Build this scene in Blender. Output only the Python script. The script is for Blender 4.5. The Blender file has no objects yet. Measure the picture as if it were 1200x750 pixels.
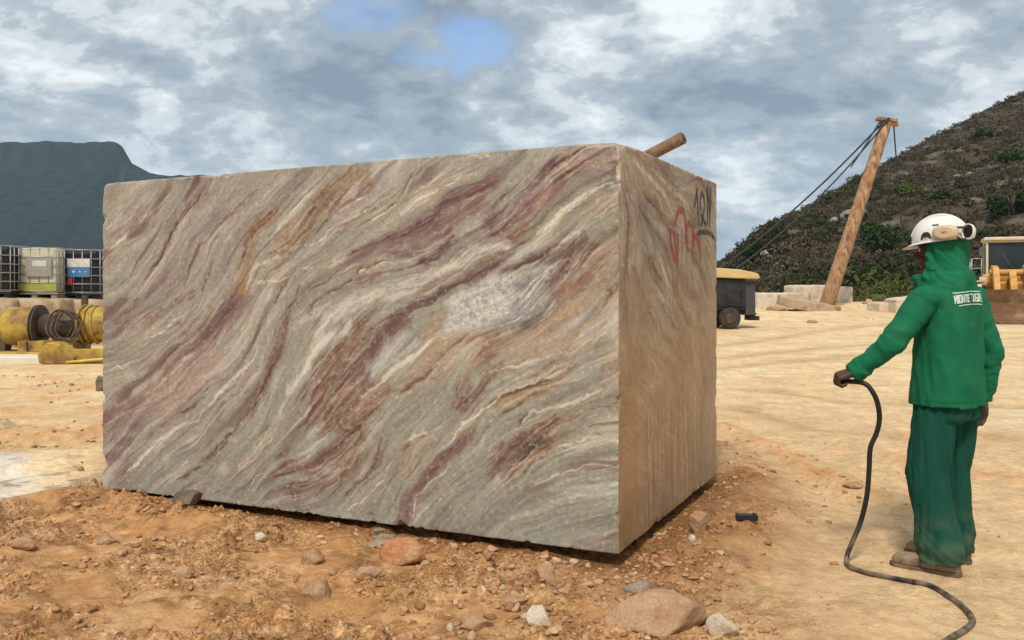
import bpy, bmesh, math, random
import numpy as np
from mathutils import Vector, Matrix
R = math.radians
S = bpy.context.scene
COL = S.collection
random.seed(7)

# ---------------------------------------------------------------- camera, sky, sun, exposure
CAMH, F, CU, HV = 1.42, 1040.0, 600.0, 340.0       # eye height, focal length and horizon in photo pixels
cd = bpy.data.cameras.new('camera'); cam = bpy.data.objects.new('camera', cd); COL.objects.link(cam)
cam.location = (0, 0, CAMH); cam.rotation_euler = (R(90), 0, 0)
cd.sensor_width = 36; cd.lens = 36 * F / 1200; cd.shift_y = -35 / 1200
cd.clip_start = 0.05; cd.clip_end = 30000
S.camera = cam

SUN_EL, SUN_AZ = 52, 194        # azimuth measured clockwise from +Y (behind the camera)
sd = Vector((math.sin(R(SUN_AZ)) * math.cos(R(SUN_EL)), math.cos(R(SUN_AZ)) * math.cos(R(SUN_EL)), math.sin(R(SUN_EL))))
sl = bpy.data.lights.new('sun', 'SUN'); sun = bpy.data.objects.new('sun', sl); COL.objects.link(sun)
sl.energy = 1.5; sl.angle = R(10); sl.color = (1.0, 0.93, 0.82)
sun.rotation_euler = sd.to_track_quat('Z', 'Y').to_euler()

W = bpy.data.worlds.new('World'); S.world = W; W.use_nodes = True
nt = W.node_tree; nt.nodes.clear()
def N(t, **k):
    n = nt.nodes.new(t)
    for a, b in k.items(): setattr(n, a, b)
    return n
def Lk(a, b): nt.links.new(a, b)
def M(op, a, b=None, c=None, clamp=False):
    n = N('ShaderNodeMath', operation=op, use_clamp=clamp)
    for i, x in enumerate((a, b, c)):
        if x is None: continue
        if isinstance(x, (int, float)): n.inputs[i].default_value = x
        else: Lk(x, n.inputs[i])
    return n.outputs[0]
def ramp(fac, stops, interp='EASE'):
    n = N('ShaderNodeValToRGB'); n.color_ramp.interpolation = interp
    while len(n.color_ramp.elements) < len(stops): n.color_ramp.elements.new(0.5)
    for e, (p, c) in zip(n.color_ramp.elements, stops):
        e.position = p; e.color = (c[0], c[1], c[2], 1) if not isinstance(c, (int, float)) else (c, c, c, 1)
    Lk(fac, n.inputs[0]); return n.outputs[0]
def mix(f, a, b, mode='MIX'):
    n = N('ShaderNodeMix', data_type='RGBA', blend_type=mode)
    if isinstance(f, (int, float)): n.inputs[0].default_value = f
    else: Lk(f, n.inputs[0])
    for i, x in ((6, a), (7, b)):
        if isinstance(x, tuple): n.inputs[i].default_value = (*x, 1)
        else: Lk(x, n.inputs[i])
    return n.outputs[2]
out = N('ShaderNodeOutputWorld'); bg = N('ShaderNodeBackground'); bg.inputs[1].default_value = 0.1
sky = N('ShaderNodeTexSky'); sky.sky_type = 'NISHITA'; sky.sun_disc = False
sky.sun_elevation = R(SUN_EL); sky.sun_rotation = R(SUN_AZ)
tc = N('ShaderNodeTexCoord'); sep = N('ShaderNodeSeparateXYZ'); Lk(tc.outputs['Generated'], sep.inputs[0])
zz = M('ADD', M('MAXIMUM', sep.outputs[2], 0.0), 0.45)
cx = M('DIVIDE', sep.outputs[0], zz); cy = M('DIVIDE', sep.outputs[1], zz)
cmb = N('ShaderNodeCombineXYZ'); Lk(cx, cmb.inputs[0]); Lk(cy, cmb.inputs[1]); cmb.inputs[2].default_value = 3.3
def cn(scale, det, rough, dist, off, lac=2.0):
    mp = N('ShaderNodeMapping'); mp.inputs['Location'].default_value = off; mp.inputs['Rotation'].default_value = (0, 0, 0.35)
    mp.inputs['Scale'].default_value = (1, 1.15, 1); Lk(cmb.outputs[0], mp.inputs[0])
    n = N('ShaderNodeTexNoise'); n.inputs['Scale'].default_value = scale; n.inputs['Detail'].default_value = det
    n.inputs['Roughness'].default_value = rough; n.inputs['Distortion'].default_value = dist
    Lk(mp.outputs[0], n.inputs['Vector']); return n.outputs[0]
big = cn(1.5, 7, 0.50, 0.2, (4.3, 6.7, 1.3)); mid = cn(3.9, 9, 0.55, 0.25, (5.2, 2.1, 4)); fine = cn(10, 9, 0.62, 0.2, (1.2, 9.1, 2))
dens = M('ADD', M('MULTIPLY', big, 0.26), M('ADD', M('MULTIPLY', mid, 0.46), M('MULTIPLY', fine, 0.29)))
SKYK = 0.60
def c_(r, g, b):      # display colour -> world radiance before the 0.1 strength
    f = lambda v: ((v / 255 + 0.055) / 1.055) ** 2.4 * 10 * SKYK
    return (f(r), f(g), f(b))
cloud = ramp(dens, [(0.40, c_(128, 141, 157)), (0.465, c_(154, 166, 177)), (0.50, c_(172, 182, 190)), (0.535, c_(204, 211, 215)), (0.585, c_(234, 238, 240))])
hz = ramp(sep.outputs[2], [(0.0, 1.0), (0.10, 0.35), (0.22, 0.0)])
cloud = mix(M('MULTIPLY', hz, 0.45), cloud, c_(184, 198, 214))
# breaks in the cloud where blue shows through
def gap(u, v, r, s):
    d = Vector(((u - CU) / F, 1, (HV - v) / F)).normalized()
    n = N('ShaderNodeVectorMath', operation='SUBTRACT'); Lk(tc.outputs['Generated'], n.inputs[0]); n.inputs[1].default_value = d
    sc = N('ShaderNodeVectorMath', operation='MULTIPLY'); Lk(n.outputs[0], sc.inputs[0]); sc.inputs[1].default_value = (1, 1, 1.9)
    l = N('ShaderNodeVectorMath', operation='LENGTH'); Lk(sc.outputs[0], l.inputs[0])
    q = M('ADD', l.outputs['Value'], M('MULTIPLY', M('SUBTRACT', fine, 0.5), 0.16))
    q = M('ADD', q, M('MULTIPLY', M('SUBTRACT', mid, 0.5), 0.13))
    mr = N('ShaderNodeMapRange'); Lk(q, mr.inputs[0]); mr.interpolation_type = 'SMOOTHERSTEP'; mr.inputs[1].default_value = r * 0.15; mr.inputs[2].default_value = r; mr.inputs[3].default_value = s; mr.inputs[4].default_value = 0
    return mr.outputs[0]
gs = N('ShaderNodeMapRange'); Lk(M('ADD', M('MULTIPLY', mid, 0.5), M('MULTIPLY', fine, 0.5)), gs.inputs[0]); gs.interpolation_type = 'SMOOTHSTEP'
gs.inputs[1].default_value = 0.54; gs.inputs[2].default_value = 0.46; gs.inputs[3].default_value = 0; gs.inputs[4].default_value = 1
g = M('MULTIPLY', M('MAXIMUM', gap(545, 60, 0.072, 0.75), gap(430, 14, 0.062, 0.5)), gs.outputs[0])
bl = mix(0.55, sky.outputs[0], c_(128, 166, 224))
skyc = mix(g, cloud, bl)
Lk(skyc, bg.inputs[0]); Lk(bg.outputs[0], out.inputs[0])

S.render.engine = 'CYCLES'
vs = S.view_settings; vs.view_transform = 'Standard'; vs.look = 'None'; vs.gamma = 1; vs.use_curve_mapping = False
vs.exposure = 1.0
S.cycles.volume_bounces = 1
# ---------------------------------------------------------------- helpers
def W3(u, v, Y): return Vector(((u - CU) / F * Y, Y, CAMH - (v - HV) / F * Y))       # reading positions off the photo once
def G(u, v, z=0.0):
    Y = (CAMH - z) * F / (v - HV); return ((u - CU) / F * Y, Y)
def srgb(r, g, b): return tuple(((v / 255 + 0.055) / 1.055) ** 2.4 if v > 10 else v / 255 / 12.92 for v in (r, g, b))

_perm = np.random.RandomState(11).permutation(4096).astype(np.int64)
def _h(ix, iy, s):
    return _perm[(_perm[(_perm[(ix & 4095)] + iy) & 4095] + s * 131) & 4095]
def pn(x, y, s=0):                      # gradient noise about -0.7..0.7
    x = np.asarray(x, float); y = np.asarray(y, float)
    ix = np.floor(x).astype(np.int64); iy = np.floor(y).astype(np.int64); fx = x - ix; fy = y - iy
    ux = fx * fx * fx * (fx * (fx * 6 - 15) + 10); uy = fy * fy * fy * (fy * (fy * 6 - 15) + 10)
    def gr(i, j, dx, dy):
        a = _h(i, j, s) * (2 * np.pi / 4096); return np.cos(a) * dx + np.sin(a) * dy
    a = gr(ix, iy, fx, fy); b = gr(ix + 1, iy, fx - 1, fy); c = gr(ix, iy + 1, fx, fy - 1); d = gr(ix + 1, iy + 1, fx - 1, fy - 1)
    return (a + (b - a) * ux) * (1 - uy) + (c + (d - c) * ux) * uy
def fbm(x, y, s=0, o=4, g=0.5):
    r = 0; a = 1.0
    for i in range(o): r = r + a * pn(x * 2 ** i + 17.3 * i, y * 2 ** i - 9.1 * i, s + i); a *= g
    return r
def worley(x, y, s=0):                  # F1, and the id of the nearest cell
    ix = np.floor(x).astype(np.int64); iy = np.floor(y).astype(np.int64)
    best = np.full(np.shape(x), 9.0); sec = best.copy(); idn = np.zeros(np.shape(x))
    for i in (-1, 0, 1):
        for j in (-1, 0, 1):
            h1 = _h(ix + i, iy + j, s) / 4096; h2 = _h(ix + i, iy + j, s + 5) / 4096
            d = np.hypot(ix + i + h1 - x, iy + j + h2 - y)
            m = d < best; sec = np.where(m, best, np.minimum(sec, d)); idn = np.where(m, _h(ix + i, iy + j, s + 9) / 4096, idn); best = np.where(m, d, best)
    return best, sec, idn
def sstep(a, b, x):
    t = np.clip((x - a) / (b - a), 0, 1); return t * t * (3 - 2 * t)
def n3(p, sc, s=0, o=3):                # cheap 3-D-ish noise on an (n,3) array
    x, y, z = p[:, 0] * sc, p[:, 1] * sc, p[:, 2] * sc
    return (fbm(x + 0.37 * z, y - 0.61 * z, s, o) + fbm(y + 5.2 + .3 * x, z + 1.3, s + 3, o) + fbm(z - 3.1, x + 8.8 - .3 * y, s + 6, o)) / 1.7

def mesh_np(name, V, Fc, mat=None, parent=None, smooth=False, colors=None):
    V = np.asarray(V, dtype=np.float32); me = bpy.data.meshes.new(name)
    if isinstance(Fc, np.ndarray):
        k = Fc.shape[1]; n = len(Fc)
        me.vertices.add(len(V)); me.vertices.foreach_set('co', V.ravel())
        me.loops.add(n * k); me.loops.foreach_set('vertex_index', Fc.astype(np.int32).ravel())
        me.polygons.add(n); me.polygons.foreach_set('loop_start', np.arange(0, n * k, k, dtype=np.int32))
        me.update(calc_edges=True)
    else: me.from_pydata([tuple(map(float, v)) for v in V], [], Fc)
    if colors is not None:
        a = me.color_attributes.new('Col', 'FLOAT_COLOR', 'POINT'); c = np.ones((len(V), 4), np.float32); colors = np.asarray(colors); c[:, :colors.shape[1]] = colors; a.data.foreach_set('color', c.ravel())
    if smooth: me.polygons.foreach_set('use_smooth', np.ones(len(me.polygons), bool))
    me.validate()
    o = bpy.data.objects.new(name, me); COL.objects.link(o)
    if mat: me.materials.append(mat)
    if parent: o.parent = parent
    return o
def gridfaces(nx, ny, flip=False):      # vertex index = j*nx+i
    i, j = np.meshgrid(np.arange(nx - 1), np.arange(ny - 1)); a = (j * nx + i).ravel()
    q = np.stack([a, a + 1, a + nx + 1, a + nx], 1)
    return q[:, ::-1] if flip else q

def tag(o, label=None, cat=None, group=None, kind=None):
    if label: o['label'] = label
    if cat: o['category'] = cat
    if group: o['group'] = group
    if kind: o['kind'] = kind
    return o
def empty(name, loc=(0, 0, 0), rz=0.0, label=None, cat=None, group=None):
    o = bpy.data.objects.new(name, None); COL.objects.link(o); o.location = loc; o.rotation_euler = (0, 0, rz); o.empty_display_size = 0.2
    return tag(o, label, cat, group)

class MB:
    """collects boxes, tubes and lofts into ONE mesh"""
    def __init__(s): s.v = []; s.f = []; s.sm = []
    def add(s, V, Fc, sm=False):
        b = len(s.v); s.v += [tuple(map(float, v)) for v in V]; s.f += [tuple(i + b for i in f) for f in Fc]; s.sm += [sm] * len(Fc); return s
    def box(s, c, d, rz=0.0, rx=0.0, ry=0.0, taper=1.0):
        m = Matrix.Rotation(rz, 3, 'Z') @ Matrix.Rotation(ry, 3, 'Y') @ Matrix.Rotation(rx, 3, 'X'); V = []
        for z in (-.5, .5):
            t = taper if z > 0 else 1
            for x, y in ((-.5, -.5), (.5, -.5), (.5, .5), (-.5, .5)): V.append(m @ Vector((x * d[0] * t, y * d[1] * t, z * d[2])) + Vector(c))
        return s.add(V, [(3, 2, 1, 0), (4, 5, 6, 7), (0, 1, 5, 4), (1, 2, 6, 5), (2, 3, 7, 6), (3, 0, 4, 7)])
    def tube(s, pts, r, n=10, ends=True, sq=None, up=None):
        pts = [Vector(p) for p in pts]; rs = r if hasattr(r, '__len__') else [r] * len(pts)
        P, RR = [], []
        if ends == 'round':
            d = (pts[0] - pts[1]).normalized(); e = (pts[-1] - pts[-2]).normalized()
            for k in (80, 55, 28): P.append(pts[0] + d * rs[0] * math.sin(R(k))); RR.append(rs[0] * math.cos(R(k)))
            P += pts; RR += list(rs)
            for k in (28, 55, 80): P.append(pts[-1] + e * rs[-1] * math.sin(R(k))); RR.append(rs[-1] * math.cos(R(k)))
        else: P, RR = pts, list(rs)
        V = []; prev = Vector(up) if up else None
        for i, p in enumerate(P):
            t = (P[min(i + 1, len(P) - 1)] - P[max(i - 1, 0)]).normalized()
            if prev is None: prev = Vector((0, 0, 1)) if abs(t.z) < .9 else Vector((0, 1, 0))
            a = (prev - t * prev.dot(t)); a = a.normalized() if a.length > 1e-5 else t.orthogonal().normalized(); prev = a; b = t.cross(a)
            sx, sy = (sq if sq else (1, 1))
            for k in range(n):
                w = 2 * math.pi * k / n; V.append(p + a * (RR[i] * math.cos(w) * sx) + b * (RR[i] * math.sin(w) * sy))
        m = len(P); Fc = [(i * n + k, i * n + (k + 1) % n, (i + 1) * n + (k + 1) % n, (i + 1) * n + k) for i in range(m - 1) for k in range(n)]
        s.add(V, Fc, True); b = len(s.v) - len(V)
        if ends: s.f += [tuple(b + k for k in range(n))[::-1], tuple(b + (m - 1) * n + k for k in range(n))]; s.sm += [False, False]
        return s
    def loft(s, rings, cap=True):       # rings of equal length
        n = len(rings[0]); V = [p for r in rings for p in r]; m = len(rings)
        Fc = [(i * n + k, i * n + (k + 1) % n, (i + 1) * n + (k + 1) % n, (i + 1) * n + k) for i in range(m - 1) for k in range(n)]
        s.add(V, Fc, True); b = len(s.v) - len(V)
        if cap: s.f += [tuple(b + k for k in range(n))[::-1], tuple(b + (m - 1) * n + k for k in range(n))]; s.sm += [False, False]
        return s
    def prism(s, prof, a, b, axis='x'): # profile (p,q) extruded along axis from a to b
        def P(t, p, q): return {'x': (t, p, q), 'y': (p, t, q), 'z': (p, q, t)}[axis]
        n = len(prof); V = [P(a, *p) for p in prof] + [P(b, *p) for p in prof]
        return s.add(V, [tuple(range(n))[::-1], tuple(range(n, 2 * n))] + [(k, (k + 1) % n, n + (k + 1) % n, n + k) for k in range(n)])
    def ball(s, c, r, n=12, m=8):
        c = Vector(c); r = r if hasattr(r, '__len__') else (r, r, r); rings = []
        for i in range(1, m):
            t = math.pi * i / m
            rings.append([c + Vector((r[0] * math.sin(t) * math.cos(2 * math.pi * k / n), r[1] * math.sin(t) * math.sin(2 * math.pi * k / n), -r[2] * math.cos(t))) for k in range(n)])
        return s.loft(rings)
    def build(s, name, mat, parent=None, bevel=0, bsmooth=False):
        me = bpy.data.meshes.new(name); me.from_pydata(s.v, [], s.f); me.polygons.foreach_set('use_smooth', s.sm)
        bm = bmesh.new(); bm.from_mesh(me); bmesh.ops.recalc_face_normals(bm, faces=bm.faces); bm.to_mesh(me); bm.free()
        me.materials.append(mat); me.update()
        o = bpy.data.objects.new(name, me); COL.objects.link(o)
        if parent: o.parent = parent
        if bevel:
            b = o.modifiers.new('bevel', 'BEVEL'); b.width = bevel; b.segments = 2; b.limit_method = 'ANGLE'; b.angle_limit = R(40); bake(o)
        return o
def bake(o):
    dg = bpy.context.evaluated_depsgraph_get(); dg.update()
    me = bpy.data.meshes.new_from_object(o.evaluated_get(dg)); old = o.data; o.modifiers.clear(); o.data = me; me.name = old.name
    return o

def mat(name, c1, c2=None, rough=0.8, scale=8, detail=6, lo=0.35, hi=0.65, bump=0.0, bscale=40, metal=0.0, attr=False, c3=None, s3=3, stretch=(1, 1, 1), coords='Object', spec=0.3, trans=0, bdist=0.01, micro=0.0, mscale=120, m2=None):
    global nt
    m = bpy.data.materials.new(name); m.use_nodes = True; nt = m.node_tree; b = nt.nodes['Principled BSDF']
    tc = N('ShaderNodeTexCoord'); mp = N('ShaderNodeMapping'); mp.inputs['Scale'].default_value = stretch; Lk(tc.outputs[coords], mp.inputs[0])
    def nz(s, d=6, r=.6):
        n = N('ShaderNodeTexNoise'); n.inputs['Scale'].default_value = s; n.inputs['Detail'].default_value = d; n.inputs['Roughness'].default_value = r; Lk(mp.outputs[0], n.inputs['Vector']); return n.outputs[0]
    if attr:
        a = N('ShaderNodeVertexColor'); a.layer_name = 'Col'; c = a.outputs[0]
    else: c = mix(0.0, c1, c1)
    if c2 is not None:
        n = nz(scale, detail); f = ramp(n, [(lo, 0.0), (hi, 1.0)], 'LINEAR')
        c = mix(f, c, c2) if not attr else mix(M('MULTIPLY', f, 0.45), c, mix(1.0, c, c2, 'MULTIPLY'))
    if c3 is not None:
        f = ramp(nz(s3, 8, .65), [(0.5, 0.0), (0.66, 1.0)], 'LINEAR'); c = mix(f, c, c3)
    if m2:
        f = ramp(nz(m2[0], 8, .65), [(0.32, 1 - m2[1]), (0.68, 1 + m2[1])], 'LINEAR'); c = mix(1.0, c, f, 'MULTIPLY')
    if micro:
        f = ramp(nz(mscale, 3, .6), [(0.3, 1 - micro), (0.7, 1 + micro)], 'LINEAR'); c = mix(1.0, c, f, 'MULTIPLY')
    Lk(c, b.inputs['Base Color']); b.inputs['Roughness'].default_value = rough; b.inputs['Metallic'].default_value = metal
    b.inputs['Specular IOR Level'].default_value = spec
    if trans: b.inputs['Transmission Weight'].default_value = trans
    if bump:
        bn = N('ShaderNodeBump'); bn.inputs['Strength'].default_value = bump; bn.inputs['Distance'].default_value = bdist
        Lk(nz(bscale, 8, .62), bn.inputs['Height']); Lk(bn.outputs[0], b.inputs['Normal'])
    return m
# ---------------------------------------------------------------- ground
BZ = 0.05                               # underside of the block above the dirt
def BG(u, v):
    Y = (CAMH - BZ) * F / (v - HV); return Vector(((u - CU) / F * Y, Y, BZ))
BN, BL, BR = BG(725, 650), BG(120, 571), BG(840, 556)
BB = BL + BR - BN
def blk_sd(x, y):                       # signed distance to the block footprint (positive outside), roughly
    a = (BL - BN); a2 = a.length; a = a / a2; b = (BR - BN); b2 = b.length; b = b / b2
    p = (x - BN.x) * a.x + (y - BN.y) * a.y; q = (x - BN.x) * b.x + (y - BN.y) * b.y
    dx = np.maximum(-p, p - a2); dy = np.maximum(-q, q - b2)
    return np.where((dx > 0) & (dy > 0), np.hypot(np.maximum(dx, 0), np.maximum(dy, 0)), np.maximum(dx, dy))
def pdist(x, y, pts):
    d = np.full(np.shape(x), 1e9)
    for (ax, ay), (bx, by) in zip(pts[:-1], pts[1:]):
        l = (bx - ax) ** 2 + (by - ay) ** 2 + 1e-12; t = np.clip(((x - ax) * (bx - ax) + (y - ay) * (by - ay)) / l, 0, 1)
        d = np.minimum(d, np.hypot(x - ax - t * (bx - ax), y - ay - t * (by - ay)))
    return d
T = lambda L: [G(u, v) for u, v in L]
BERM = T([(-40, 612), (50, 594), (110, 592), (180, 606), (260, 622)])
TR1 = T([(842, 498), (930, 535), (1000, 568), (1070, 590)]); TR2 = T([(985, 520), (1080, 545), (1200, 562)]); TR3 = T([(850, 520), (880, 560), (900, 600), (860, 640), (800, 670)])
TR4 = T([(1090, 610), (1150, 590), (1230, 600)]); LT1 = T([(0, 462), (50, 458), (122, 452)]); LT2 = T([(0, 505), (60, 512), (122, 508)]); LT3 = T([(30, 552), (122, 532)])
FTR = [T(L) for L in ([(842, 420), (960, 408), (1100, 398), (1250, 396)], [(842, 432), (980, 418), (1150, 408), (1260, 405)], [(860, 478), (960, 500), (1060, 512), (1220, 515)], [(845, 405), (950, 392), (1060, 384)], [(870, 455), (1000, 470), (1240, 480)])]
def rough_mask(x, y):
    m = 0.34 + 0.66 * sstep(1.15, .2, x - .15 * (y - 4)) * sstep(7.2, 5.6, y + .25 * x)
    m = np.maximum(m, 0.8 * np.exp(-(pdist(x, y, TR3) / .22) ** 2))
    m = m * np.where(x > 1.3, .55, 1) * (1 - .8 * sstep(-2.9, -3.2, x) * sstep(5.55, 5.9, y) * sstep(8.2, 7.4, y))
    return m
def gz(x, y, fine=True):
    x = np.asarray(x, float); y = np.asarray(y, float); shp_ = x.shape; x = x.ravel(); y = y.ravel()
    z = gz_base(x, y); m = (y < 16) & (y > 0) & (np.abs(x) < 12)
    if m.any(): z[m] = gz_near(x[m], y[m], z[m])
    return z.reshape(shp_)
def gz_base(x, y):
    z = 0.17 * sstep(9, 18, y) * sstep(2, -3, x) + 0.16 * sstep(24, 33, y) * sstep(-3, 6, x) + 0.32 * sstep(34, 44, y) * sstep(-3, 6, x)
    z = z + 0.6 * np.exp(-((x - 19) / 5.0) ** 2 - ((y - 47) / 2.5) ** 2) * 0.55
    near = sstep(60, 12, y)
    z = z + near * (0.022 * fbm(x * .7, y * .7, 3, 3) + .03 * fbm(x * .12 + 4, y * .12, 5, 2))
    ftr = 0
    if (y < 16).any() or True:
        mm = (y > 5) & (y < 40) & (np.abs(x) < 30)
        for t in FTR: z[mm] = z[mm] - .02 * np.exp(-(pdist(x[mm] + .1 * pn(x[mm], y[mm], 49), y[mm], t) / .16) ** 2)
    return z
def gz_near(x, y, z, fine=True):
    rm = rough_mask(x, y)
    nr = sstep(16, 8, y)
    z = z + nr * rm * (0.034 * fbm(x * 2.3, y * 2.3, 21, 4) + 0.020 * fbm(x * 8, y * 8, 25, 3) + .006 * (1 - 2 * np.abs(pn(x * 19, y * 19, 27))))
    z = z + 0.062 * np.exp(-(pdist(x, y, BERM) / .17) ** 2) * (1 + .6 * pn(x * 5, y * 5, 31))
    for t, a, w in ((TR1, .05, .16), (TR2, .035, .13), (TR3, .05, .25), (TR4, .03, .1), (LT1, .07, .25), (LT2, .09, .22), (LT3, .04, .15)):
        d = pdist(x + .06 * pn(x * 3, y * 3, 41), y + .10 * pn(x * 2.5, y * 2.5, 44), t)
        z = z + a * np.exp(-(d / w) ** 2) * (.7 + 1.3 * pn(x * 4.2, y * 4.2, 47)) - a * .5 * np.exp(-((d - w * 1.6) / w) ** 2)
    # clods: rounded cells standing out of the rough dirt, in three sizes
    if fine:
        wx = x + .03 * pn(x * 9, y * 9, 61); wy = y + .03 * pn(x * 9, y * 9, 64)
        cl = sstep(-.25, .3, fbm(x * 1.6, y * 1.6, 70, 3)) * nr * rm
        for sc, amp, dens_, sd_ in ((4.5, .075, .20, 81), (10, .045, .42, 91), (21, .024, .6, 101)):
            d1, d2, idn = worley(wx * sc, wy * sc, sd_)
            on = (idn < dens_); h = np.sqrt(np.clip(1 - (d1 / .42) ** 2, 0, 1)) * (.5 + idn / dens_ * .6)
            z = z + on * h * amp * (cl * .85 + .15 * rm * nr)
        d1, d2, idn = worley(wx * 6, wy * 6, 111); z = z - .010 * sstep(.10, 0, d2 - d1) * rm * nr * cl
    # hollow around and below the block, and packed earth it sits on
    sd_ = blk_sd(x, y)
    ed = np.exp(-(np.maximum(sd_, 0) / .16) ** 2)
    z = z * (1 - .55 * ed) - .012 * ed
    z = np.where(sd_ < 0.02, np.minimum(z, .045), z)
    z = np.where(sd_ < -.12, .048, z)
    return z
def gz1(x, y): return float(gz(np.array([x]), np.array([y]))[0])

def axis(a, b, st, lo, hi, g):
    L = list(np.arange(a, b + 1e-6, st)); s = st; v = L[-1]
    while v < hi: s *= g; v += s; L.append(v)
    s = st; v = a; Q = []
    while v > lo: s *= g; v -= s; Q.append(v)
    return np.array(Q[::-1] + L)
def axis2(a, b, st, mid_, hi, g1, g2):
    L = list(np.arange(a, b + 1e-6, st)); s = st; v = L[-1]
    while v < hi: s *= g1 if abs(v) < mid_ else g2; v += s; L.append(v)
    s = st; v = a; Q = []
    while v > -hi: s *= g1 if abs(v) < mid_ else g2; v -= s; Q.append(v)
    return np.array(Q[::-1] + L)
gx = axis2(-3.9, 3.4, .014, 16, 4200, 1.012, 1.05); gy = axis(3.3, 7.3, .014, -300, 5000, 1.024)
gX, gY = np.meshgrid(gx, gy); gZ = gz(gX, gY)
def poly_mask(x, y, pts, soft):         # soft inside mask of a polygon
    ins = np.zeros(np.shape(x), bool); n = len(pts)
    for k in range(n):
        (ax, ay), (bx, by) = pts[k], pts[(k + 1) % n]
        c = ((ay > y) != (by > y)) & (x < (bx - ax) * (y - ay) / (by - ay + 1e-12) + ax); ins ^= c
    d = pdist(x, y, pts + [pts[0]]); sd_ = np.where(ins, d, -d); return sstep(-soft, soft, sd_)
def ground_col(x, y):
    A = np.array
    sand = A([.66, .46, .255]); pale = A([.78, .59, .34]); orange = A([.46, .228, .088]); red = A([.25, .115, .042]); tan = A([.55, .345, .178]); white = A([.74, .66, .55])
    n1 = fbm(x * .8, y * .8, 201, 4); n2 = fbm(x * 3.1, y * 3.1, 211, 4); n3_ = fbm(x * 9, y * 9, 221, 3)
    c = np.broadcast_to(sand, x.shape + (3,)).copy()
    def bl(c, m, k): m = np.clip(m, 0, 1)[..., None]; return c * (1 - m) + k * m
    c = bl(c, sstep(7, 14, y) * .6 * (1 + n1), pale)
    c = bl(c, sstep(9, 6, y) * sstep(2.4, 1.2, x + .5 * n1) * .6, tan)
    fg = sstep(6.8, 5.3, y + .3 * x + .5 * n1) * sstep(1.5, .2, x + .5 * n2)
    c = bl(c, fg * (.75 + .5 * n2), orange)
    c = bl(c, fg * sstep(-.05, .3, n1 + .5 * n3_ + .3 * n2) * .65, tan * 1.05)
    c = bl(c, sstep(6, 11, y) * sstep(-.05, .3, n1 + .3 * n2) * .5 * sstep(-1, -4, x), orange * 1.3)
    c = bl(c, poly_mask(x + .3 * n2, y + .5 * n1, T([(-120, 600), (30, 594), (84, 580), (100, 560), (62, 536), (-120, 520)]), .18), white)
    c = bl(c, poly_mask(x + .3 * n2, y + .5 * n1, T([(50, 592), (122, 572), (122, 528), (40, 526)]), .18) * .9, pale)
    sb = blk_sd(x, y)
    c = bl(c, np.exp(-(np.maximum(sb, 0) / .42) ** 2) * sstep(.3, .9, x + .2 * n2) * (.85 + .5 * n2), red)  # reddish earth right of the block, with the block's faint shadow painted in
    c = bl(c, np.exp(-(np.maximum(sb, 0) / .12) ** 2) * .7, red * 1.25)
    c = bl(c, np.exp(-(pdist(x, y, TR3) / .3) ** 2) * (.55 + .8 * n2), red * 1.3)
    c = bl(c, np.exp(-(np.maximum(sb, 0) / .35) ** 2) * fg * (.5 + .8 * n2), red * 1.25)
    c = bl(c, fg * sstep(.1, .4, -n2 - .5 * n3_) * .6, red * 1.2)
    for t in (TR1, TR2): c = bl(c, np.exp(-(pdist(x, y, t) / .22) ** 2) * (.4 + 1.2 * n2), orange * 1.15)
    for t in (LT1, LT2): c = bl(c, np.exp(-(pdist(x, y, t) / .4) ** 2) * (.3 + .9 * n2), orange)
    c = bl(c, sstep(60, 70, y) * .9, A([.16, .15, .07]))
    far = sstep(7, 10, y); st = fbm(x * .45 + .1 * y, y * .7, 231, 5); c = bl(c, far * sstep(.02, .4, st) * .32, A([.60, .38, .20])); c = bl(c, far * sstep(.05, .4, -st) * .4, A([.80, .64, .42]))
    for t in FTR: c = bl(c, np.exp(-(pdist(x + .25 * n1, y + .3 * n1, t) / .26) ** 2) * (.55 + .6 * n2), A([.44, .27, .14]))
    c = c * (1 + .20 * n2 + .14 * n3_)[..., None]
    return np.clip(c, .02, .9)
gC = ground_col(gX, gY)
V = np.stack([gX.ravel(), gY.ravel(), gZ.ravel()], 1)
m_ground = mat('dirt', (1, 1, 1), (.66, .58, .5), .95, scale=14, lo=.42, hi=.62, attr=True, bump=.5, bscale=38, bdist=.03, spec=.15, micro=.14, mscale=90, m2=(2.3, .12))
gA = np.clip(rough_mask(gX, gY) * sstep(-.35, .2, fbm(gX * 1.6, gY * 1.6, 70, 3)) * 1.1 + .8 * np.exp(-(np.maximum(blk_sd(gX, gY), 0) / .3) ** 2), .06, 1) * sstep(14, 7, gY)
gR = np.concatenate([gC.reshape(-1, 3), gA.reshape(-1, 1)], 1)
ground = mesh_np('ground', V, gridfaces(len(gx), len(gy)), m_ground, smooth=True, colors=gR)
nt = m_ground.node_tree; pb = nt.nodes['Principled BSDF']; va = [n for n in nt.nodes if n.bl_idname == 'ShaderNodeVertexColor'][0]
tcg = N('ShaderNodeTexCoord'); wn_ = N('ShaderNodeTexNoise'); wn_.inputs['Scale'].default_value = 22; wn_.inputs['Detail'].default_value = 4; Lk(tcg.outputs['Object'], wn_.inputs['Vector'])
wv = N('ShaderNodeVectorMath', operation='MULTIPLY_ADD'); Lk(wn_.outputs['Color'], wv.inputs[0]); wv.inputs[1].default_value = (.035, .035, .035); Lk(tcg.outputs['Object'], wv.inputs[2])
hts, cols_ = [], []
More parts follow.
